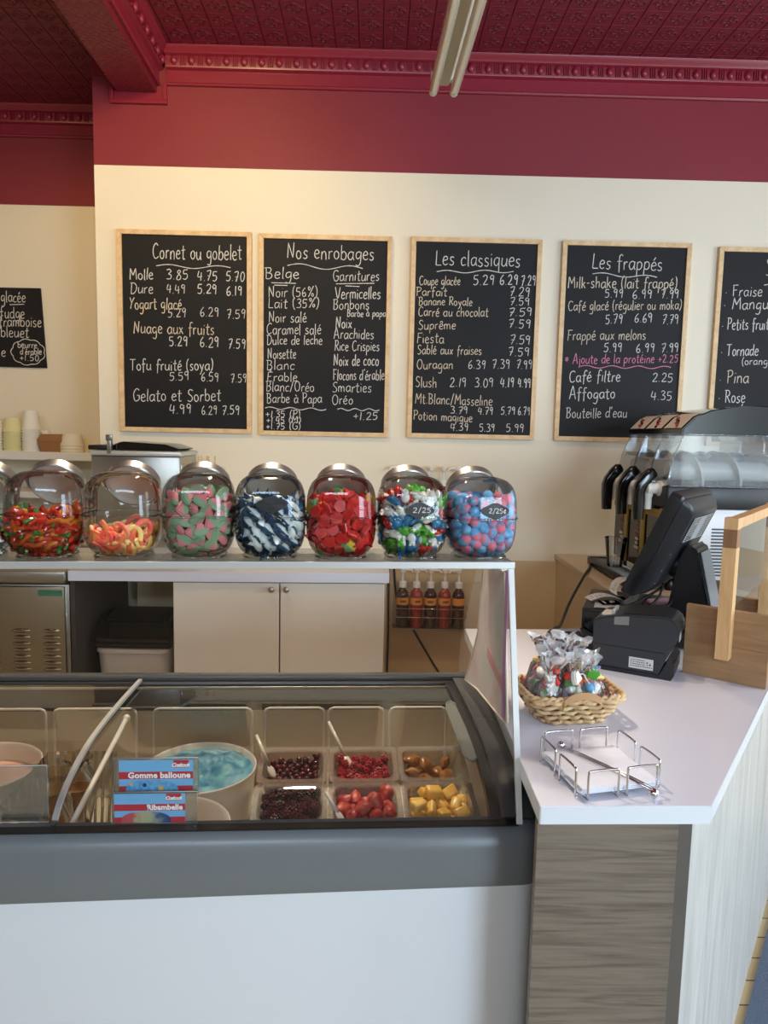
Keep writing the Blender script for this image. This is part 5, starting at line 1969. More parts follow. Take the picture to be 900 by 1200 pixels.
SUG = 0.25
CM = {
    'worm': [two_tone('gummy_red', (150, 22, 16), (186, 40, 24), 40, 0.18, 0.25, coat=0.3), two_tone('gummy_orange', (196, 84, 24), (214, 120, 40), 40, 0.18, 0.25, coat=0.3), two_tone('gummy_red_yellow', (160, 28, 20), (204, 120, 40), 26, 0.18, 0.25, coat=0.3, axis=0), two_tone('gummy_green_red', (60, 110, 40), (180, 46, 28), 26, 0.18, 0.25, coat=0.3, axis=0), two_tone('gummy_dark_red', (126, 22, 18), (176, 40, 26), 40, 0.18, 0.25, coat=0.3)],
    'hook': [two_tone('peach_pink', (228, 104, 92), (238, 150, 110), 50, 0.35, 0.25, bump=SUG), two_tone('peach_yellow', (238, 214, 130), (240, 200, 120), 50, 0.35, 0.25, bump=SUG), two_tone('peach_two_tone', (230, 110, 92), (242, 214, 140), 90, 0.35, 0.25, axis=2, bump=SUG), two_tone('peach_orange', (232, 128, 70), (236, 90, 80), 60, 0.35, 0.25, bump=SUG)],
    'wedge': [two_tone('watermelon', (222, 140, 138), (142, 168, 132), 60, 0.7, 0.2, 0.44, 0.56, axis=1, bump=SUG), two_tone('watermelon_dark', (208, 120, 122), (128, 154, 120), 60, 0.7, 0.2, 0.44, 0.56, axis=1, bump=SUG)],
    'shark': [two_tone('shark_blue', (222, 224, 214), (26, 74, 104), 110, 0.3, 0.2, 0.18, 0.28, axis=2), two_tone('shark_deep_blue', (200, 208, 204), (18, 52, 78), 110, 0.3, 0.2, 0.14, 0.24, axis=2)],
    'star': [two_tone('star_red', (206, 30, 32), (226, 66, 56), 60, 0.35, 0.25), two_tone('star_red_deep', (186, 24, 28), (214, 50, 46), 60, 0.35, 0.25), two_tone('star_red_b', (206, 30, 32), (222, 60, 50), 60, 0.35, 0.25), two_tone('star_red_c', (196, 34, 34), (214, 70, 60), 50, 0.35, 0.25), two_tone('star_red_d', (206, 26, 30), (200, 50, 46), 50, 0.35, 0.25), two_tone('star_rainbow', (232, 200, 70), (120, 176, 120), 40, 0.35, 0.25, axis=0)],
    'frog': [two_tone('frog_white', (226, 222, 210), (238, 234, 224), 40, 0.35, 0.25), two_tone('frog_white_b', (222, 216, 204), (236, 230, 220), 40, 0.35, 0.25), two_tone('frog_green', (84, 160, 50), (230, 226, 214), 70, 0.25, 0.25, 0.72, 0.82, axis=2), two_tone('frog_red', (196, 40, 34), (228, 224, 214), 70, 0.25, 0.25, 0.72, 0.82, axis=2), two_tone('frog_blue', (40, 120, 160), (226, 224, 216), 70, 0.25, 0.25, 0.72, 0.82, axis=2)],
    'egg': [two_tone('egg_blue_pink', (106, 168, 206), (222, 124, 140), 55, 0.55, 0.25, 0.46, 0.56, axis=2, bump=SUG), two_tone('egg_pink_blue', (96, 160, 202), (130, 186, 216), 60, 0.55, 0.25, bump=SUG), two_tone('egg_mixed', (220, 122, 138), (104, 168, 206), 80, 0.55, 0.25, 0.42, 0.55, bump=SUG)]}
CF = {'worm': c_worm, 'hook': c_hook, 'wedge': c_wedge, 'shark': c_shark, 'star': c_star, 'frog': c_frog, 'egg': c_egg}


CSC = {'shark': 1.08, 'frog': 1.2, 'star': 1.02, 'egg': 1.03, 'wedge': 1.02, 'worm': 1.0, 'hook': 1.0}


def fill_jar(M, kind, n, r, top, label, group, name, seed, flat=0.0):
    mg = {'shark': 0.013, 'star': 0.011, 'hook': 0.012, 'worm': 0.012}.get(kind, 0.004 + r * .8)
    a, b, c = JA - mg, JB - mg, JC - mg

    def inside(P):
        f = ((np.abs(P[:, 0]) / a) ** PWR + (np.abs(P[:, 1]) / b) ** PWR + (np.abs(P[:, 2]) / c) ** PWR) ** (1 / PWR)
        P = P / np.maximum(f, 1)[:, None]
        P[:, 2] = np.minimum(P[:, 2], top - r * .6 + 0.01 * np.sin(P[:, 0] * 60 + seed))
        return P
    P = pack(n, r, inside, seed, 220, 0.0004)
    ms = CM[kind]
    base = []
    for i, m in enumerate(ms):
        base.append(obj(name, CF[kind](seed * 7 + i), m, None, 'auto'))
    used = [False] * len(ms)
    rg = random.Random(seed)
    for q in P:
        i = rg.randrange(len(ms))
        if used[i]:
            o = base[i].copy()
            COL.objects.link(o)
        else:
            o = base[i]
            used[i] = True
        # near the glass a piece lies flat against it, inside it lies anyhow
        f = ((abs(q[0]) / a) ** PWR + (abs(q[1]) / b) ** PWR + (abs(q[2]) / c) ** PWR) ** (1 / PWR)
        g = Vector((math.copysign(abs(q[0] / a) ** (PWR - 1), q[0]) / a, math.copysign(abs(q[1] / b) ** (PWR - 1), q[1]) / b, math.copysign(abs(q[2] / c) ** (PWR - 1), q[2]) / c))
        if f > 0.62 and kind in ('worm', 'star', 'hook', 'wedge', 'shark'):
            jt = 0.75 if kind in ('star', 'wedge') else 0.3
            zax = (g.normalized() + Vector((rg.uniform(-jt, jt), rg.uniform(-jt, jt), rg.uniform(-jt, jt)))).normalized()
            if kind == 'shark':
                zax = zax.orthogonal().normalized()
                zax = (zax + 0.5 * g.normalized() * rg.uniform(-1, 1)).normalized()
            tx = g.normalized().cross(Vector((rg.uniform(-1, 1), rg.uniform(-1, 1), rg.uniform(-1, 1))))
            if kind == 'worm':
                tx = tx * 0.6 + Vector((1, 0, 0)) * rg.choice((-1, 1))
            tx = (tx - zax * tx.dot(zax)).normalized()
            ty = zax.cross(tx)
            m = Matrix((tx, ty, zax)).transposed()
        else:
            m = Euler((rg.uniform(0, 6.3), rg.uniform(0, 6.3), rg.uniform(0, 6.3))).to_matrix()
        o.matrix_world = M @ Matrix.Translation(Vector(q)) @ m.to_4x4() @ Matrix.Scale(CSC[kind] * rg.uniform(0.92, 1.08), 4)
        tag(o, label, 'candy', group)
    for i, u in enumerate(used):
        if not u:
            bpy.data.objects.remove(base[i])


def jar_x(px_target):
    return px_target


JARS = [  # shelf coordinate of the jar centre, content
    (-0.969, 'frog', 120, 0.0092, 0.02, 'glass candy jar of mixed gummies without plaque beside the gummy worm jar', 'mixed gummy candy in the plain jar beside the gummy worm jar', 'mixed gummies in the plain jar', 'gummy_candy', None),
    (-0.843, 'worm', 295, 0.0072, 0.040, 'glass candy jar of red and orange gummy worms', 'red and orange gummy worm in the jar beside the peach gummies', 'gummy worms in the jar', 'gummy_worm', None),
    (-0.710, 'hook', 80, 0.0088, 0.010, 'glass candy jar half full of pink and yellow peach gummies', 'pink and yellow hook-shaped gummy in the half-full jar', 'peach gummies in the half-full jar', 'peach_gummy', None),
    (-0.5755, 'wedge', 135, 0.0117, 0.060, 'glass candy jar of pink and green watermelon wedges', 'sugared pink and green watermelon gummy wedge in its jar', 'watermelon wedges in the jar', 'watermelon_gummy', None),
    (-0.447, 'shark', 150, 0.0106, 0.044, 'glass candy jar of dark blue shark gummies with a black plaque', 'dark blue gummy shark with pale belly in its jar', 'gummy sharks in the jar', 'gummy_shark', (0.004, 0.024, '')),
    (-0.316, 'star', 130, 0.0119, 0.058, 'glass candy jar of red gummy starfish', 'red gummy starfish in its jar', 'gummy starfish in the jar', 'gummy_starfish', None),
    (-0.183, 'frog', 140, 0.0117, 0.060, 'glass candy jar of white green and red gummies with a black plaque', 'white, green, red or blue gummy in the jar of mixed gummies with a plaque', 'mixed gummies in the plaque jar', 'gummy_candy', (0.004, 0.016, '2/25')),
    (-0.051, 'egg', 165, 0.0109, 0.060, 'glass candy jar of blue and pink sugared eggs with plaque at the shelf end', 'blue and pink sugared egg gummy in the jar at the shelf end', 'sugared eggs in the plaque jar', 'sugared_egg', (0.012, 0.016, '2/25\u00a2'))]
JPX = {}
for i, (sx, kind, n, r, top, jl, cl_, gp, nm, pq) in enumerate(JARS):
    t = build_jar(jl)
    M = SG_M @ Matrix.Translation((sx, 0.064, 0.0125 + JC * 0.985 + 0.0012)) @ Matrix.Rotation(R((-3, 2, -2, 1, 0, -2, 2, 3)[i]), 4, 'Z')
    t.matrix_world = M
    if pq:
        plaque(t, *pq)
    fill_jar(M, kind, n, r, top, cl_, gp, nm, i + 3)

# ================================================================== SERVICE COUNTER
LAMD = wood('grey_brown_laminate', (98, 88, 77), (128, 117, 104), 0.42, (3, 60, 60), 2.2, True, 0.06)
LAML = wood('pale_grey_laminate', (176, 174, 166), (208, 207, 200), 0.42, (14, 14, 1.4), 2.2, False, 0.05)
GPOST = mat('grey_panel_edge', (120, 118, 114), 0.5, noise=0.04, nscale=10)
CT = thing('service_counter', 'angled service counter with white worktop and wood-look panels', 'counter', (0, 0, 0))
top_poly = [(0.263, 1.026), (0.528, 1.034), (0.918, 1.576), (1.42, 2.27), (0.74, 2.27), (0.62, 2.03), (0.272, 2.02)]
TZ = 0.91
bm = NB()
prism(bm, top_poly, TZ - 0.028, TZ, 2)
obj('worktop', bm, WHITE_LAM, CT)
EDGEB = mat('bright_edge_band', (226, 232, 236), 0.25, noise=0.01, nscale=10)
bm = NB()


def edge_band(bm, a, b, t, z0, z1):
    d = Vector((b[0] - a[0], b[1] - a[1], 0)).normalized()
    n = Vector((d.y, -d.x, 0)) * t
    A, B = Vector((*a, 0)), Vector((*b, 0))
    loft(bm, [[P + Vector((0, 0, z0)), P + n + Vector((0, 0, z0)), P + n + Vector((0, 0, z1)), P + Vector((0, 0, z1))] for P in (A, B)], cap0=True, cap1=True)
    for f in bm.faces:
        f.smooth = False


edge_band(bm, top_poly[0], top_poly[1], 0.0012, TZ - 0.029, TZ - 0.0006)
edge_band(bm, top_poly[1], top_poly[3], 0.0012, TZ - 0.029, TZ - 0.0006)
edge_band(bm, top_poly[6], top_poly[0], 0.0012, TZ - 0.029, TZ - 0.0006)
obj('edge_band', bm, EDGEB, CT)
# front panel, its corner edge, the long angled side panel
bm = NB()
box(bm, (0.266, 1.052, 0.0), (0.505, 1.068, TZ - 0.0285))
obj('front_panel', bm, LAMD, CT)
bm = NB()
prism(bm, [(0.326, 1.0685), (0.342, 1.0685), (0.342, 1.98), (0.326, 1.98)], 0.0, TZ - 0.0285, 2)
obj('inner_side_panel', bm, LAMD, CT)
dirc = Vector((0.588, 0.812, 0)).normalized()
nrc = Vector((dirc.y, -dirc.x, 0))
pS = Vector((0.5055, 1.0415, 0))
pE = pS + dirc * 1.36
side_o = None
bm = NB()
th_ = 0.019
loc_len = (pE - pS).length
box(bm, (0, -0.0, 0.0), (loc_len, th_, TZ - 0.0285))
ang = math.atan2(dirc.y, dirc.x)
sd = obj('side_panel', bm, LAML, CT, loc=pS, rotz=ang)
bm = NB()
box(bm, (-0.0012, 0.0002, 0.0), (-0.0001, th_ + 0.006, TZ - 0.0286))
obj('panel_edge', bm, GPOST, sd)

# floor mat beside the counter
MATB = mat('blue_grey_carpet', (92, 104, 122), 0.95, noise=0.3, nscale=220, bump=0.6, bscale=260)
bm = NB()
prism(bm, [(0.40, 0.88), (0.965, 1.64), (1.62, 2.545), (2.9, 1.62), (1.7, -0.05)], 0.0005, 0.010, 2)
o = obj('floor_mat', bm, MATB)
tag(o, 'blue-grey carpet runner on the floorboards beside the counter', 'mat')

# ------------------------------------------------------------------ napkin holder
NH = thing('napkin_holder', 'low chrome wire napkin holder on the counter front corner', 'napkin holder', (0.3805, 1.126, TZ), R(13))
NH_M = Matrix.Translation((0.3805, 1.126, TZ)) @ Matrix.Rotation(R(13), 4, 'Z')
S_ = 0.074
WR = 0.0019


def nloop(fx_, side_):
    """inverted U with feet running under the tray"""
    pts = []
    for (u, h) in ((-0.026, 0.0), (-0.026, 0.040), (-0.020, 0.046), (0.020, 0.046), (0.026, 0.040), (0.026, 0.0)):
        if side_ in ('f', 'b'):
            pts.append((fx_ + u, -S_ if side_ == 'f' else S_, h + 0.003))
        else:
            pts.append((-S_ if side_ == 'l' else S_, fx_ + u, h + 0.003))
    return pts


for sd_ in 'fblr':
    for fx_ in (-0.034, 0.034):
        bm = NB()
        p = nloop(fx_, sd_)
        tube(bm, catmull(p, 3), WR, 8)
        obj('wire_loop', bm, CHROME, NH, True)
bm = NB()
for u in (-0.060, -0.008, 0.008, 0.060):
    tube(bm, [(u, -S_, 0.003), (u, S_, 0.003)], WR, 8)
for u in (-0.060, 0.060):
    tube(bm, [(-S_, u, 0.0062), (S_, u, 0.0062)], WR, 8)
obj('base_wires', bm, CHROME, NH, True)
bm = NB()
tube(bm, [(-0.028, 0.078, 0.020), (-0.022, 0.06, 0.0195), (0.02, -0.04, 0.0195), (0.040, -0.092, 0.018)], 0.0026, 8)
tube(bm, [(-0.022, 0.082, 0.020), (-0.016, 0.064, 0.0195), (0.027, -0.038, 0.0195), (0.046, -0.088, 0.018)], 0.0018, 8)
obj('hold_down_arm', bm, CHROME, NH, True)
for c_, r_ in (((-0.026, 0.079, 0.021), 0.0068), ((0.043, -0.091, 0.0125), 0.0085)):
    bm = NB()
    ball(bm, c_, r_, sub=3)
    obj('arm_weight', bm, CHROME, NH, True)
for k in range(6):
    bm = NB()
    w = 0.068
    box(bm, (-w, -w, 0), (w, w, 0.0012), 0.0004)
    bmesh.ops.subdivide_edges(bm, edges=bm.edges[:], cuts=4)
    for v in bm.verts:
        v.co.z += 0.0006 * math.sin(v.co.x * 90 + k) * math.cos(v.co.y * 70)
    o = obj('napkin', bm, PAPER, None, 'auto')
    o.matrix_world = NH_M @ Matrix.Translation((rnd.uniform(-.002, .002), rnd.uniform(-.002, .002), 0.0096 + 0.0014 * k)) @ Matrix.Rotation(rnd.uniform(-.02, .02), 4, 'Z')
    if k == 5:
        tag(o, 'topmost white paper napkin in the chrome wire holder', 'napkin')
    else:
        tag(o, 'white paper napkin lower in the stack in the chrome wire holder', 'napkin', 'napkins in the wire holder')

# ------------------------------------------------------------------ wicker basket with bags of candy
BK = thing('wicker_basket', 'low oblong wicker basket of candy bags on the counter', 'basket', (0.398, 1.385, TZ), R(8))
BK_M = Matrix.Translation((0.398, 1.385, TZ)) @ Matrix.Rotation(R(8), 4, 'Z')
WICK = wood('wicker', (176, 138, 92), (222, 190, 142), 0.5, (20, 20, 20), 2.0, False, 0.1)
WICKD = mat('tan_splint', (182, 140, 94), 0.5, noise=0.08, nscale=20)
BW, BD, BH = 0.190, 0.135, 0.058


def perim(w, d, r, n):
    pts = rrect(w, d, r, 8)
    # resample evenly
    L_ = [0]
    for i in range(len(pts)):
        a, b = pts[i], pts[(i + 1) % len(pts)]
        L_.append(L_[-1] + math.hypot(b[0] - a[0], b[1] - a[1]))
    out = []
    for k in range(n):
        s = L_[-1] * k / n
        i = max(j for j in range(len(pts)) if L_[j] <= s)
        a, b = pts[i], pts[(i + 1) % len(pts)]
        t = (s - L_[i]) / max(1e-9, L_[i + 1] - L_[i])
        out.append((a[0] + (b[0] - a[0]) * t, a[1] + (b[1] - a[1]) * t))
    return out


NST = 17
rows = 5
bm = NB()
for j in range(rows):
    u = j / (rows - 1)
    k_ = 0.70 + 0.30 * u
    n = NST * 6
    base = perim(BW * k_, BD * k_, 0.03, n)
    pts = []
    for i, (x, y) in enumerate(base):
        l = math.hypot(x, y)
        off = 0.0042 * math.sin(2 * PI * i / n * NST + (PI if j % 2 else 0))
        pts.append((x + x / l * off, y + y / l * off, 0.006 + u * (BH - 0.012) + 0.0012 * math.sin(i * .7 + j)))
    tube(bm, pts, 0.0044 if j < rows - 1 else 0.005, 6, True)
obj('weave', bm, WICK, BK, True)
bm = NB()
for k in range(NST):
    i = k * 6 + 3
    b0, b1 = perim(BW * .70, BD * .70, 0.03, NST * 6)[i], perim(BW, BD, 0.03, NST * 6)[i]
    tube(bm, [(b0[0], b0[1], 0.002), (b1[0], b1[1], BH)], 0.0026, 6)
obj('stakes', bm, WICKD, BK, True)
bm = NB()
for ph in (0, PI):
    base = perim(BW * 1.01, BD * 1.01, 0.03, 180)
    pts = [(x * (1 + 0.02 * math.cos(i * 2 * PI / 9 + ph)), y * (1 + 0.02 * math.cos(i * 2 * PI / 9 + ph)), BH + 0.004 * math.sin(i * 2 * PI / 9 + ph)) for i, (x, y) in enumerate(base)]
    tube(bm, pts, 0.0036, 6, True)
obj('braided_rim', bm, WICK, BK, True)
bm = NB()
loft(bm, [[(x, y, z) for x, y in rrect(BW * .70, BD * .70, 0.03)] for z in (0.0005, 0.004)], cap0=True, cap1=True)
obj('base', bm, WICKD, BK)
for s in (-1, 1):
    bm = NB()
    pts = catmull([(-0.040, s * (BD / 2 + .003), 0.044), (-0.036, s * (BD / 2 + .006), 0.056), (-0.015, s * (BD / 2 + .008), 0.067), (0.015, s * (BD / 2 + .008), 0.067), (0.036, s * (BD / 2 + .006), 0.056), (0.040, s * (BD / 2 + .003), 0.044)], 4)
    va = []
    for p in pts:
        va.append([(p[0], p[1], p[2] - 0.007), (p[0], p[1], p[2] + 0.007), (p[0], p[1] + s * 0.002, p[2] + 0.007), (p[0], p[1] + s * 0.002, p[2] - 0.007)])
    loft(bm, va, cap0=True, cap1=True)
    obj('handle', bm, WICKD, BK, 'auto')

CELW = glass('clear_cellophane', (0.98, 0.985, 0.99), 1.2, rough=0.14, haze=0.06, hazecol=(0.95, 0.95, 0.97))
CELT = glass('gathered_cellophane', (0.98, 0.985, 0.99), 1.4, rough=0.14, haze=0.30, hazecol=(1.0, 1.0, 1.0))  # white haze stands in for window highlights on the gathered folds
bag_candy = [CM['star'][0], CM['frog'][1], CM['frog'][2], CM['egg'][0], CM['hook'][1], CM['worm'][1], CM['wedge'][0], CM['frog'][0], CM['star'][3], CM['hook'][0]]
bag_words = ['with red starfish beside the guard edge', 'with green and white gummies beside the front handle', 'with a red gummy and a white one at the front rim', 'with blue candy at the printer end', 'with yellow candy behind the guard strip', 'with orange candy in the middle', 'with pink candy towards the printer', 'with white candy at the rear rim beside the guard', 'with red candy at the rear rim beside the printer', 'in the middle of the rear rim']
BAGS = [(-0.062, -0.030, 30, 10), (-0.012, -0.034, -15, 5), (0.038, -0.028, 20, -8), (0.072, 0.000, 60, -25), (-0.070, 0.022, 80, 18), (-0.022, 0.018, 10, 0), (0.028, 0.022, -40, -6), (-0.045, 0.044, 0, 6), (0.055, 0.040, 15, -28), (0.0, 0.046, 50, 4)]
for k, (x, y, rz, lean) in enumerate(BAGS):
    t = thing('candy_bag', 'cellophane candy bag ' + bag_words[k], 'candy bag', (0, 0, 0), 0, 'bags of candy in the wicker basket')
    zb = 0.018 if k < 5 else 0.034
    t.matrix_world = BK_M @ Matrix.Translation((x * 0.98, y * 0.95, zb)) @ Matrix.Rotation(R(lean), 4, 'Y') @ Matrix.Rotation(R(rz), 4, 'Z') @ Matrix.Scale(1.1, 4)
    rg = random.Random(k + 5)
    for q in range(11):
        bm = CF[rg.choice(['star', 'frog', 'egg', 'hook', 'wedge'])](q)
        o = obj('candy', bm, bag_candy[(k + q * 3) % 10 if q else k], t, 'auto')
        a = q * 2.4
        rr_ = 0.011 if q % 3 else 0.004
        o.location = (rr_ * math.cos(a), rr_ * math.sin(a), 0.010 + 0.0060 * q)
        o.rotation_euler = (rg.uniform(0, 6), rg.uniform(0, 6), rg.uniform(0, 6))
        o.scale = (1.0,) * 3
    bm = NB()
    lathe(bm, [(0.014, 0.0), (0.024, 0.010), (0.0265, 0.03), (0.023, 0.052), (0.012, 0.066), (0.0065, 0.071)], 30, caps=(True, False))
    rough_up(bm, 0.006, 75, k + 3)
    bg = obj('bag', bm, CELW, t, True)
    # flared, pleated top of the bag
    bm = NB()
    rings = []
    ns = 40
    for i in range(7):
        u = i / 6
        rings.append([((0.006 + 0.021 * u ** 0.8) * (1 + 0.45 * u * math.sin(a_ * 7 + k)) * math.cos(a_), (0.006 + 0.016 * u ** 0.8) * (1 + 0.45 * u * math.cos(a_ * 6 + 2 * k)) * math.sin(a_), 0.071 + 0.034 * u + 0.008 * u * math.sin(a_ * 5 + k)) for a_ in [2 * PI * q / ns for q in range(ns)]])
    loft(bm, rings)
    rough_up(bm, 0.005, 110, k + 30)
    obj('gathered_top', bm, CELT, t, False)
    bm = NB()
    tube(bm, [(0.0075 * math.cos(2 * PI * q / 16), 0.0075 * math.sin(2 * PI * q / 16), 0.070) for q in range(16)], 0.0016, 6, True)
    tube(bm, catmull([(0.008, 0, 0.070), (0.018, 0.004, 0.074), (0.024, 0.0, 0.066), (0.03, -0.005, 0.06)], 4), 0.0014, 6)
    obj('ribbon', bm, WHITE_PL, t, True)

# ------------------------------------------------------------------ receipt printer
PRN_DIR = math.atan2(-0.083, 0.148)
PR = thing('receipt_printer', 'black box-shaped receipt printer with a curved end and a white rating label', 'printer', (0.543, 1.683, TZ), PRN_DIR)
PRM = mat('charcoal_printer_plastic', (40, 42, 46), 0.5, noise=0.08, nscale=40, bump=0.08, bscale=500)
PRD = mat('dark_printer_plastic', (28, 29, 32), 0.42, noise=0.08, nscale=40)
LBL = mat('white_rating_label', (206, 206, 200), 0.5, noise=0.03, nscale=40)
INK = mat('grey_print', (70, 70, 72), 0.6)
bm = NB()
lp = [(0.004, 0.010), (0.150, 0.010), (0.166, 0.052), (0.180, 0.080), (0.187, 0.097), (0.190, 0.112), (0.189, 0.124), (0.184, 0.135), (0.176, 0.1425), (0.164, 0.1475), (0.150, 0.149), (0.060, 0.142), (0.006, 0.128), (-0.006, 0.118), (-0.004, 0.060)]
prism(bm, lp, 0.0, 0.125, 1)
bmesh.ops.bevel(bm, geom=[e for e in bm.edges if abs(e.verts[0].co.y - e.verts[1].co.y) < 1e-6], offset=0.004, segments=2, affect='EDGES')
obj('housing', bm, PRM, PR, 'auto')
bm = NB()
prism(bm, [(0.0, 0.0), (0.178, 0.0), (0.184, 0.012), (0.184, 0.042), (0.170, 0.050), (0.152, 0.0095), (0.004, 0.0095)], 0.002, 0.123, 1)
obj('base', bm, PRD, PR)
bm = NB()
prism(bm, [(0.062, 0.1430), (0.150, 0.1500), (0.172, 0.1452), (0.172, 0.1466), (0.150, 0.1516), (0.062, 0.1446)], 0.012, 0.113, 1)
obj('paper_cover', bm, PRD, PR, 'auto')
bm = NB()
box(bm, (0.010, 0.02, 0.1305), (0.036, 0.07, 0.1355), 0.001, mtx=Matrix.Rotation(R(0), 4, 'Y'))
o = obj('status_label', bm, LBL, PR)
bm = NB()
box(bm, (0.034, 0.02, 0.134), (0.041, 0.075, 0.148), 0.002)
obj('lever', bm, ALU, PR)
bm = NB()
prism(bm, [(0.044, 0.1165), (0.078, 0.1195), (0.078, 0.1405), (0.044, 0.1355)], -0.0012, -0.0003, 1)
obj('tape_tab', bm, mat('grey_tape', (120, 118, 114), 0.45, noise=0.05, nscale=30), PR)
bm = NB()
prism(bm, [(0.0, 0.0625), (0.160, 0.0625), (0.161, 0.0645), (0.0, 0.0645)], -0.0006, -0.0002, 1)
obj('parting_line', bm, BLACK_GL, PR)
bm = NB()
prism(bm, [(0.083, 0.018), (0.138, 0.018), (0.138, 0.044), (0.083, 0.044)], -0.0012, -0.0002, 1)
lb = obj('rating_label', bm, LBL, PR)
bm = NB()
rg = random.Random(4)
for j in range(4):
    x = 0.086
    while x < (0.118 if j < 3 else 0.134):
        w = rg.uniform(.001, .004)
        prism(bm, [(x, 0.038 - j * .005), (x + w, 0.038 - j * .005), (x + w, 0.040 - j * .005), (x, 0.040 - j * .005)], -0.0017, -0.0013, 1)
        x += w + 0.0012
for (x, z, s) in ((0.124, 0.036, .0025), (0.131, 0.032, .003), (0.125, 0.030, .002)):
    prism(bm, [(x - s, z - s), (x + s, z - s), (x, z + s)], -0.0017, -0.0013, 1)
obj('print', bm, INK, lb)
bm = NB()
box(bm, (0.1895, 0.03, 0.088), (0.1905, 0.06, 0.118), mtx=Matrix.Translation((-0.0015, 0, 0)))
obj('side_label', bm, LBL, PR)

# ------------------------------------------------------------------ black cash drawer with receipts on it
CD = thing('cash_drawer', 'low black cash drawer under a heap of receipts behind the printer', 'cash drawer', (0.588, 1.945, TZ), R(-22))
CD_M = Matrix.Translation((0.588, 1.945, TZ)) @ Matrix.Rotation(R(-22), 4, 'Z')
bm = NB()
box(bm, (0, 0, 0.004), (0.40, 0.27, 0.088), 0.004)
obj('case', bm, BLACK_PL, CD, 'auto')
bm = NB()
box(bm, (0.008, -0.0035, 0.012), (0.392, -0.0004, 0.080), 0.001)
fr_ = obj('drawer_front', bm, BLACK_GL, CD)
bm = NB()
lathe(bm, [(0.009, 0), (0.009, 0.003), (0.006, 0.004)], 16, mtx=Matrix.Translation((0.20, -0.0035, 0.046)) @ Matrix.Rotation(R(90), 4, 'X'))
obj('lock', bm, STEEL, fr_)
for x in (0.02, 0.38):
    for y in (0.02, 0.25):
        bm = NB()
        lathe(bm, [(0.01, 0), (0.01, 0.0045)], 12, mtx=Matrix.Translation((x, y, 0)))
        obj('foot', bm, BLACK_PL, CD)
# receipts
def strip_mesh(path, w, yaw=0.0):
    bm = NB()
    prev = None
    for x, z in path:
        cur = [bm.verts.new((x, -w / 2, z)), bm.verts.new((x, w / 2, z))]
        if prev:
            bm.faces.new((prev[0], prev[1], cur[1], cur[0])).smooth = True
        prev = cur
    bmesh.ops.solidify(bm, geom=bm.faces[:], thickness=0.0004)
    return bm


def receipt(path, w, pos, rz, label):
    o = obj('receipt', strip_mesh(path, w), PAPER, None, True)
    o.matrix_world = CD_M @ Matrix.Translation(pos) @ Matrix.Rotation(R(rz), 4, 'Z')
    tag(o, label, 'receipt', 'receipts on the cash drawer')
    bm = NB()
    rg = random.Random(len(label))
    pts = path[1:-1]
    for i in range(0, len(pts) - 1):
        if rg.random() < .75:
            x0, z0 = pts[i]
            x1, z1 = pts[i + 1]
            ya = rg.uniform(-w * .4, 0)
            yb = rg.uniform(0.0, w * .42)
            mx, mz = x0 + (x1 - x0) * .5, z0 + (z1 - z0) * .5
            l = math.hypot(x1 - x0, z1 - z0)
            nx, nz = -(z1 - z0) / l * 0.0008, (x1 - x0) / l * 0.0008
            for s_ in (1, -1):
                V = [bm.verts.new((x0 + s_ * nx, ya, z0 + s_ * nz)), bm.verts.new((x0 + s_ * nx, yb, z0 + s_ * nz)), bm.verts.new((mx + s_ * nx, yb, mz + s_ * nz)), bm.verts.new((mx + s_ * nx, ya, mz + s_ * nz))]
                bm.faces.new(V)
    obj('print', bm, mat('pale_grey_print', (192, 192, 196), 0.7), o)


flat = [(i * 0.013, 0.0006 + 0.0015 * math.sin(i * .6)) for i in range(19)]
receipt(flat, 0.062, (0.03, 0.034, 0.0900), 2, 'long white receipt lying along the front edge of the cash drawer')
curl = [(0.036 * math.cos(R(a)) * (1 - a / 1400), 0.036 + 0.036 * math.sin(R(a)) * (1 - a / 1400)) for a in range(-90, 200, 12)]
receipt([(-0.07 + 0.01 * i, 0.0008) for i in range(7)] + curl, 0.05, (0.105, 0.085, 0.0945), 25, 'curled white receipt rolled into a loop on the cash drawer')
receipt([(i * 0.011, 0.001 + 0.012 * max(0, math.sin(i * .35))) for i in range(12)], 0.05, (0.005, 0.095, 0.0915), 30, 'crumpled white receipt behind the curled one')
PINKP = mat('pink_paper', (222, 170, 176), 0.8, noise=0.05, nscale=30)
bm = NB()
box(bm, (0, 0, 0), (0.075, 0.065, 0.006), 0.001)
o = obj('note_pad', bm, PINKP, None)
o.matrix_world = CD_M @ Matrix.Translation((0.195, 0.11, 0.0886)) @ Matrix.Rotation(R(35), 4, 'Z')
tag(o, 'pink note pad on the cash drawer under the monitor', 'note pad')

# card terminal in front of the drawer
KT = thing('card_terminal', 'flat black card terminal with a grey display behind the candy basket', 'card terminal', (0.475, 1.845, TZ), R(-8))
bm = NB()
prism(bm, [(0.0, 0.0), (0.13, 0.0), (0.13, 0.018), (0.10, 0.034), (0.012, 0.026), (0.0, 0.014)], 0.0, 0.10, 1)
bmesh.ops.bevel(bm, geom=bm.edges[:], offset=0.003, segments=2, affect='EDGES')
kb = obj('body', bm, BLACK_PL, KT, 'auto')
bm = NB()
prism(bm, [(0.016, 0.0268), (0.09, 0.0336), (0.09, 0.0346), (0.016, 0.0278)], 0.062, 0.09, 1)
o = obj('display', bm, mat('grey_display', (112, 112, 122), 0.2, noise=0.05, nscale=30), KT)
for i in range(5):
    for j in range(3):
        bm = NB()
        x = 0.02 + 0.016 * i
        z = 0.0262 + (x - 0.012) * 0.0909
        box(bm, (x, 0.008 + 0.017 * j, z + 0.0004), (x + 0.011, 0.019 + 0.017 * j, z + 0.004), 0.001)
        obj('key', bm, PRD, KT)

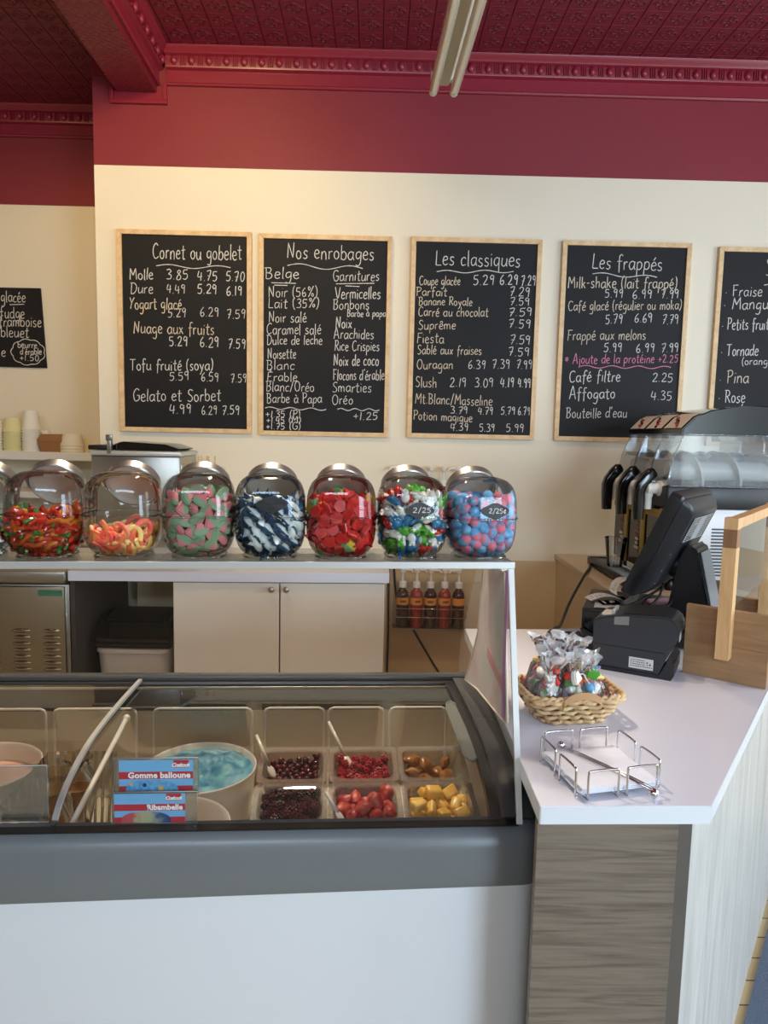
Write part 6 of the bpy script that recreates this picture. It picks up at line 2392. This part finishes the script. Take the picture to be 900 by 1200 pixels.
# ------------------------------------------------------------------ POS monitor
PM_loc = Vector((0.795, 1.985, TZ + 0.0885))
yaw = math.atan2(-0.62, 0.78)    # the back faces right and towards the street
PM = thing('pos_monitor', 'black point-of-sale monitor seen from behind, tilted on a wedge stand', 'monitor', PM_loc, yaw)
MONB = mat('black_monitor_shell', (36, 39, 44), 0.4, noise=0.1, nscale=25, bump=0.05, bscale=400)
# local x = out of the back, local y = along the screen, z up
TLT = Matrix.Translation((-0.02, 0, 0.052)) @ Matrix.Rotation(R(23), 4, 'Y')
wv, hv = 0.305, 0.305
bm = NB()
rg_ = [[(x, y, z + hv / 2) for y, z in rrect(wv * s, hv * s2, 0.012)] for x, s, s2 in ((-0.018, 1.0, 1.0), (0.010, 1.0, 1.0), (0.016, 0.97, 0.97))]
loft(bm, rg_, cap0=True, cap1=True)
bmesh.ops.transform(bm, matrix=TLT, verts=bm.verts)
obj('bezel', bm, BLACK_PL, PM, 'auto')
bm = NB()
box(bm, (-0.0192, -wv / 2 + 0.018, 0.02), (-0.0184, wv / 2 - 0.018, hv - 0.02))
bmesh.ops.transform(bm, matrix=TLT, verts=bm.verts)
obj('screen', bm, mat('dark_screen', (18, 22, 30), 0.08, noise=0.05, nscale=4), PM)
bm = NB()
rg_ = [[(x, y, z + hv / 2 + dz) for y, z in rrect(wv * s, hv * s2, 0.012)] for x, s, s2, dz in ((0.0165, 0.95, 0.95, 0), (0.036, 0.90, 0.88, 0.004), (0.050, 0.82, 0.72, 0.012))]
loft(bm, rg_, cap0=True, cap1=True)
bmesh.ops.transform(bm, matrix=TLT, verts=bm.verts)
bs = obj('back_shell', bm, MONB, PM, 'auto')
# light grille on the upper back
bm = NB()
GR = mat('grey_vent_grille', (186, 190, 194), 0.4, noise=0.04, nscale=30)
box(bm, (0.0515, -0.095, 0.185), (0.0535, 0.095, 0.258), 0.001)
bmesh.ops.transform(bm, matrix=TLT, verts=bm.verts)
gr = obj('vent_grille', bm, GR, bs)
bm = NB()
for k in range(11):
    z = 0.190 + 0.0062 * k
    for (ya_, yb_) in ((-0.09, -0.032), (0.032, 0.09)):
        box(bm, (0.0534, ya_, z), (0.0544, yb_, z + 0.0028))
bmesh.ops.transform(bm, matrix=TLT, verts=bm.verts)
obj('vent_slot', bm, BLACK_GL, gr)
bm = NB()
for z in (0.06, 0.10, 0.15):
    lathe(bm, [(0.004, 0.0), (0.004, 0.0015)], 10, mtx=Matrix.Translation((0.046, -wv * 0.41, z)) @ Matrix.Rotation(R(90), 4, 'Y'))
bmesh.ops.transform(bm, matrix=TLT, verts=bm.verts)
obj('screw', bm, STEEL, bs)
SILV = mat('silver_stand_face', (142, 150, 158), 0.35, 0.5, noise=0.04, nscale=12)
bm = NB()
prism(bm, [(0.060, 0.004), (0.170, 0.004), (0.173, 0.014), (0.135, 0.172), (0.123, 0.190), (0.107, 0.194), (0.088, 0.160)], -0.055, 0.055, 1)
bmesh.ops.bevel(bm, geom=[e for e in bm.edges if abs(e.verts[0].co.y - e.verts[1].co.y) > 0.05], offset=0.008, segments=3, affect='EDGES')
obj('stand', bm, BLACK_PL, PM, 'auto')
bm = NB()
prism(bm, [(0.1740, 0.016), (0.1765, 0.016), (0.1385, 0.174), (0.136, 0.1735)], -0.045, 0.045, 1)
obj('stand_face', bm, SILV, PM)
bm = NB()
box(bm, (0.0, -0.075, 0.0), (0.18, 0.075, 0.0038), 0.001)
obj('foot_plate', bm, BLACK_PL, PM)
bm = NB()
m = TLT @ Matrix.Translation((0.05, 0, 0.10)) @ Matrix.Rotation(R(90), 4, 'Y')
lathe(bm, [(0.035, -0.005), (0.035, 0.03), (0.03, 0.045)], 24, mtx=m)
obj('hinge', bm, BLACK_PL, PM, 'auto')
bm = NB()
tube(bm, catmull([(0.05, -0.06, 0.08), (0.045, -0.09, 0.04), (0.01, -0.12, 0.006), (-0.03, -0.14, 0.012), (0.0, -0.10, 0.03), (0.05, -0.03, 0.07)], 6), 0.0035, 8)
tube(bm, catmull([(0.06, 0.0, 0.09), (0.075, -0.07, 0.03), (0.03, -0.10, 0.006), (0.0, -0.06, 0.02), (0.05, 0.02, 0.08)], 6), 0.003, 8)
obj('cables', bm, CABLE, PM, True)

# black cable from the slush machine down behind the counter
bm = NB()
tube(bm, catmull([(0.985, 3.18, 0.907), (0.94, 3.03, 0.912), (0.866, 2.86, 0.908), (0.74, 2.6, 0.862), (0.64, 2.35, 0.84), (0.545, 2.06, 0.905), (0.515, 1.95, 0.919)], 6), 0.0058, 8)
o = obj('power_cable', bm, CABLE)
tag(o, 'black cable looping from the slush machine counter down to the card terminal', 'cable')

# ------------------------------------------------------------------ wooden counter barrier with acrylic pane
OAKB = wood('tan_board', (142, 106, 70), (168, 130, 90), 0.5, (3, 26, 26), 2.0, False, 0.05)
PLY = wood('light_pine_stock', (196, 150, 98), (222, 180, 126), 0.5, (20, 20, 3), 2.0, False, 0.05)
DKW = wood('dark_splice', (120, 84, 52), (150, 108, 70), 0.5, (20, 20, 3), 2.0, False, 0.05)
# local x runs along the foot board (right, towards the street), y runs back along the counter edge
BRD = R(-38)
BR = thing('counter_barrier', 'wooden barrier on board feet with a clear pane standing on the counter edge', 'barrier', (0.753, 1.661, TZ), BRD)
for k, y in enumerate((0.0, 0.52)):
    bm = NB()
    box(bm, (0, y, 0.0), (0.182, y + 0.018, 0.170 if k == 0 else 0.1), 0.0015)
    f_ = obj('foot_board', bm, OAKB, BR)
    bm = NB()
    box(bm, (0.001, y - 0.0006, 0.084), (0.181, y - 0.0001, 0.0852))
    obj('board_joint', bm, DKW, f_)
    bm = NB()
    prism(bm, [(0.0770, y - 0.036), (0.1060, y - 0.036), (0.1060, y - 0.0008), (0.0770, y - 0.0008)], 0.060, 0.320 if True else 0, 2)
    box(bm, (0.0770, y - 0.036, 0.362), (0.1060, y - 0.0008, 0.388))
    ps_ = obj('post', bm, PLY, BR)
    bm = NB()
    box(bm, (0.0770, y - 0.036, 0.3203), (0.1060, y - 0.0008, 0.3618))
    obj('dark_block', bm, DKW, ps_)
bm = NB()
box(bm, (0.0790, 0.0, 0.362), (0.1040, 0.483, 0.386), 0.001)
obj('rail', bm, PLY, BR)
bm = NB()
box(bm, (0.0895, 0.0, 0.1702), (0.0935, 0.483, 0.3615))
obj('acrylic_pane', bm, glass('barrier_acrylic', (0.95, 0.97, 0.98), 1.6, haze=0.10, hazecol=(0.78, 0.84, 0.9)), BR)

# ================================================================== RIGHT-HAND BACK COUNTER AND SLUSH MACHINE
RT = 0.90
t = thing('side_counter', 'beige side counter with a worktop under the slush machine', 'counter', (0, 0, 0))
bm = NB()
prism(bm, [(0.905, 2.50), (1.95, 2.44), (1.95, WY - 0.005), (0.905, WY - 0.005)], 0.0, RT - 0.024, 2)
obj('carcass', bm, BEIGE, t)
bm = NB()
prism(bm, [(0.893, 2.485), (1.96, 2.425), (1.96, WY - 0.005), (0.893, WY - 0.005)], RT - 0.0235, RT, 2)
obj('worktop', bm, mat('tan_worktop', (196, 176, 150), 0.3, noise=0.04, nscale=8), t)

SM = thing('slush_machine', 'three-bowl slush machine with black lid, clear bowls and black tap handles', 'slush machine', (1.10, 2.625, RT), 0)
SMG = glass('slush_bowl', (0.95, 0.96, 0.97), 1.5, haze=0.05, hazecol=(0.85, 0.88, 0.92), edge=0.4, edgecol=(0.7, 0.73, 0.76))
SLUSHW = glass('clear_slush', (0.90, 0.92, 0.95), 0.5, haze=0.10, hazecol=(0.82, 0.84, 0.9))
BODYW = mat('pale_machine_panel', (214, 216, 216), 0.35, noise=0.02, nscale=10)
YEL = mat('ochre_front_trim', (150, 122, 38), 0.4, noise=0.05, nscale=15)
AUG = mat('cream_auger', (230, 226, 214), 0.35, noise=0.02, nscale=12)
NB_, bw_ = 3, 0.185
dY = NB_ * bw_
bm = NB()
box(bm, (0.0, 0.0, 0.045), (0.47, dY, 0.315), 0.006)
obj('housing', bm, BODYW, SM, 'auto')
bm = NB()
box(bm, (-0.012, -0.006, 0.3155), (0.475, dY + 0.006, 0.397), 0.006)
obj('top_band', bm, BLACK_PL, SM, 'auto')
bm = NB()
for (xa, xb) in ((0.165, 0.225), (0.235, 0.30), (0.31, 0.375)):
    for k in range(15):
        z = 0.062 + 0.0125 * k
        box(bm, (xa, -0.0008, z), (xb, -0.0001, z + 0.0062))
obj('vent_grille', bm, mat('dark_vent_gap', (70, 72, 74), 0.6), SM)
for x in (0.03, 0.44):
    for y in (0.03, dY - 0.03):
        bm = NB()
        lathe(bm, [(0.014, 0), (0.014, 0.0448)], 12, mtx=Matrix.Translation((x, y, 0)))
        obj('foot', bm, BLACK_PL, SM)
for k in range(NB_):
    y0 = k * bw_
    # front panel of each bowl: black with an ochre surround
    bm = NB()
    box(bm, (-0.012, y0 + 0.004, 0.05), (-0.0005, y0 + bw_ - 0.004, 0.315), 0.002)
    fp = obj('front_panel', bm, BLACK_GL, SM)
    bm = NB()
    box(bm, (-0.020, y0 + 0.006, 0.05), (-0.0125, y0 + 0.042, 0.312), 0.002)
    box(bm, (-0.020, y0 + 0.042, 0.275), (-0.0125, y0 + bw_ - 0.006, 0.305), 0.002)
    obj('ochre_trim', bm, YEL, fp)
    bm = NB()
    rg = random.Random(k)
    for q in range(7):
        z = 0.12 + 0.018 * q
        box(bm, (-0.0135, y0 + 0.075 + rg.uniform(-.008, .008), z), (-0.0122, y0 + 0.105 + rg.uniform(-.008, .012), z + 0.011), mi=0 if q > 2 else 1)
    obj('panel_print', bm, [mat('rust_print', (128, 50, 34), 0.5), mat('white_print', (200, 196, 190), 0.5)], fp)
    # bowl: sloping front, vertical back
    prof = [(0.0, 0.3985), (-0.010, 0.43), (0.004, 0.50), (0.040, 0.592), (0.425, 0.592), (0.44, 0.57), (0.44, 0.3985)]
    bm = NB()
    va = [bm.verts.new((x, y0 + 0.004, z)) for x, z in prof]
    vb = [bm.verts.new((x, y0 + bw_ - 0.004, z)) for x, z in prof]
    n = len(prof)
    bm.faces.new(va)
    bm.faces.new(vb)
    for i in range(n):
        if i != 3:
            bm.faces.new((va[i], va[(i + 1) % n], vb[(i + 1) % n], vb[i]))
    bo = obj('bowl', bm, SMG, SM)
    bm = NB()
    fs = [(0.004, 0.401), (-0.004, 0.43), (0.006, 0.485), (0.018, 0.515), (0.432, 0.515), (0.434, 0.401)]
    prism(bm, fs, y0 + 0.008, y0 + bw_ - 0.008, 1)
    obj('slush', bm, SLUSHW, bo)
    # rims of the bowl
    bm = NB()
    for yy_ in (y0 + 0.004, y0 + bw_ - 0.004):
        tube(bm, [(x, yy_, z) for x, z in prof], 0.0028, 6, True)
    obj('bowl_rim', bm, SMG, bo, True)
    # auger: drum with a helical flight
    bm = NB()
    m = Matrix.Translation((0.02, y0 + bw_ / 2, 0.455)) @ Matrix.Rotation(R(90), 4, 'Y')
    lathe(bm, [(0.03, 0.0), (0.038, 0.02), (0.038, 0.40)], 24, mtx=m)
    turns, st = 2.5, 70
    prev = None
    for i in range(st + 1):
        a = 2 * PI * turns * i / st
        x = 0.05 + 0.36 * i / st
        cy_, cz_ = y0 + bw_ / 2, 0.455
        cur = [bm.verts.new((x + dx_, cy_ + r_ * math.cos(a), cz_ + r_ * math.sin(a))) for dx_, r_ in ((0, 0.037), (-0.004, 0.072), (0.004, 0.072), (0.006, 0.037))]
        if prev:
            for q in range(4):
                bm.faces.new((prev[q], prev[(q + 1) % 4], cur[(q + 1) % 4], cur[q])).smooth = True
        prev = cur
    obj('auger', bm, AUG, SM, 'auto')
    # tap: spout, lever handle
    yc = y0 + bw_ * 0.42
    bm = NB()
    m = Matrix.Translation((0.006, yc, 0.385)) @ Matrix.Rotation(R(-90), 4, 'Y')
    lathe(bm, [(0.030, 0.0), (0.030, 0.02), (0.022, 0.026), (0.022, 0.05), (0.026, 0.054), (0.026, 0.066), (0.016, 0.072)], 24, mtx=m)
    lathe(bm, [(0.014, 0.0), (0.014, 0.045), (0.017, 0.05), (0.017, 0.075)], 18, mtx=Matrix.Translation((-0.052, yc, 0.305)))
    tp = obj('tap', bm, AUG, SM, 'auto')
    bm = NB()
    path = [(-0.088, 0.265), (-0.090, 0.33), (-0.090, 0.372), (-0.084, 0.392), (-0.062, 0.425), (-0.042, 0.445), (-0.034, 0.450)]
    hw = [0.020, 0.020, 0.021, 0.022, 0.022, 0.021, 0.016]
    hd = [0.019, 0.021, 0.022, 0.022, 0.022, 0.021, 0.014]
    rings = []
    for i, (x, z) in enumerate(path):
        a, b = path[max(i - 1, 0)], path[min(i + 1, len(path) - 1)]
        l = math.hypot(b[0] - a[0], b[1] - a[1])
        nx, nz = (b[1] - a[1]) / l, -(b[0] - a[0]) / l
        rings.append([(x + nx * dv, yc + du, z + nz * dv) for du, dv in [(hw[i] * p[0] / 0.5, hd[i] * p[1] / 0.5) for p in rrect(1, 1, 0.28, 4)]])
    loft(bm, rings, cap0=True, cap1=True)
    obj('tap_handle', bm, BLACK_GL, tp, 'auto')
# one black lid over the bowls with a pale printed front
bm = NB()
lp = [(0.030, 0.5935), (0.030, 0.612), (0.072, 0.655), (0.13, 0.682), (0.25, 0.70), (0.36, 0.70), (0.425, 0.685), (0.452, 0.60), (0.452, 0.5935)]
prism(bm, lp, -0.004, dY + 0.004, 1)
bmesh.ops.bevel(bm, geom=[e for e in bm.edges if abs(e.verts[0].co.y - e.verts[1].co.y) < 1e-6], offset=0.004, segments=2, affect='EDGES')
lid = obj('lid', bm, BLACK_GL, SM, 'auto')
PRW = mat('pale_lid_print', (222, 214, 206), 0.35, noise=0.04, nscale=20)
PRRED = mat('rust_red_print', (170, 66, 46), 0.4)
for k in range(NB_):
    y0 = k * bw_
    bm = NB()
    pr_ = [(0.0315, 0.6145), (0.0715, 0.6562), (0.10, 0.6700)]
    V = []
    for (x, z) in pr_:
        V.append([(x - 0.0012, y0 + 0.012, z + 0.0012), (x - 0.0012, y0 + bw_ - 0.012, z + 0.0012)])
    for a, b in zip(V, V[1:]):
        bm.faces.new([bm.verts.new(p) for p in (a[0], a[1], b[1], b[0])])
    pp = obj('lid_print', bm, PRW, lid)
    bm = NB()
    rg = random.Random(k + 2)
    for q in range(16):
        u = rg.uniform(.1, .95)
        v = rg.uniform(.25, .9)
        x = 0.0315 + 0.040 * u
        z = 0.6145 + 0.0417 * u
        yq = y0 + 0.03 + (bw_ - 0.06) * (0.25 + 0.5 * u + 0.25 * (v - .5))
        ball(bm, (x - 0.0018, yq, z + 0.0018), 0.006, (1, 1.6, 1), 1, mi=q % 2)
    for v_ in bm.verts:
        pass
    obj('splash_print', bm, [PRRED, BLACK_GL], pp)
# drip tray with a grid
bm = NB()
for lo, hi in (((-0.13, 0.01, 0.006), (-0.024, dY - 0.01, 0.012)), ((-0.13, 0.01, 0.012), (-0.124, dY - 0.01, 0.038)), ((-0.124, 0.01, 0.012), (-0.024, 0.016, 0.038)), ((-0.124, dY - 0.016, 0.012), (-0.024, dY - 0.01, 0.038))):
    box(bm, lo, hi, 0.002)
obj('drip_tray', bm, BLACK_PL, SM, 'auto')
bm = NB()
for q in range(20):
    y = 0.03 + (dY - 0.06) * q / 19
    box(bm, (-0.122, y, 0.030), (-0.026, y + 0.006, 0.034))
for x in (-0.10, -0.045):
    box(bm, (x, 0.017, 0.0262), (x + 0.008, dY - 0.017, 0.0298))
obj('drip_grid', bm, STEEL, SM)
# clear plastic cup standing on the drip grid
bm = NB()
lathe(bm, [(0.031, 0), (0.046, 0.118), (0.0485, 0.120), (0.0485, 0.123), (0.045, 0.122), (0.030, 0.003)], 32, caps=(True, True))
o = obj('plastic_cup', bm, glass('clear_cup', (0.93, 0.93, 0.93), 1.6, edge=0.6, edgecol=(0.6, 0.6, 0.6)), None, 'auto', loc=(1.02, 2.95, RT + 0.0345))
tag(o, 'clear plastic cup standing on the drip tray of the slush machine', 'cup')
# stack of white cups and a yellow bottle behind the acrylic pane
for k in range(14):
    bm = NB()
    if k == 0:
        lathe(bm, [(0.046, 0), (0.034, 0.10), (0.032, 0.10), (0.044, 0.002)], 24, caps=(False, True))
        first = obj('paper_cup', bm, CUP_W, None, 'auto', loc=(1.43, 2.36 + 0.12, RT))
        c = first
    else:
        bm.free()
        c = first.copy()
        COL.objects.link(c)
        c.location = (1.43, 2.48, RT + 0.0125 * k)
    tag(c, 'white paper cup in the upside-down stack seen through the acrylic pane' if k < 13 else 'topmost white paper cup of the stack seen through the acrylic pane', 'cup', 'stack of white cups behind the acrylic pane' if k < 13 else None)
t = thing('squeeze_bottle', 'yellow-green squeeze bottle with grey cap beside the monitor stand', 'bottle', (1.145, 2.50, RT))
bm = NB()
lathe(bm, [(0.026, 0), (0.028, 0.004), (0.028, 0.085), (0.020, 0.10)], 20)
obj('bottle', bm, mat('yellow_green_plastic', (186, 186, 60), 0.35, noise=0.05, nscale=15), t, 'auto')
bm = NB()
lathe(bm, [(0.021, 0.1005), (0.021, 0.118), (0.006, 0.126), (0.004, 0.145)], 20)
obj('cap', bm, ALU, t, 'auto')
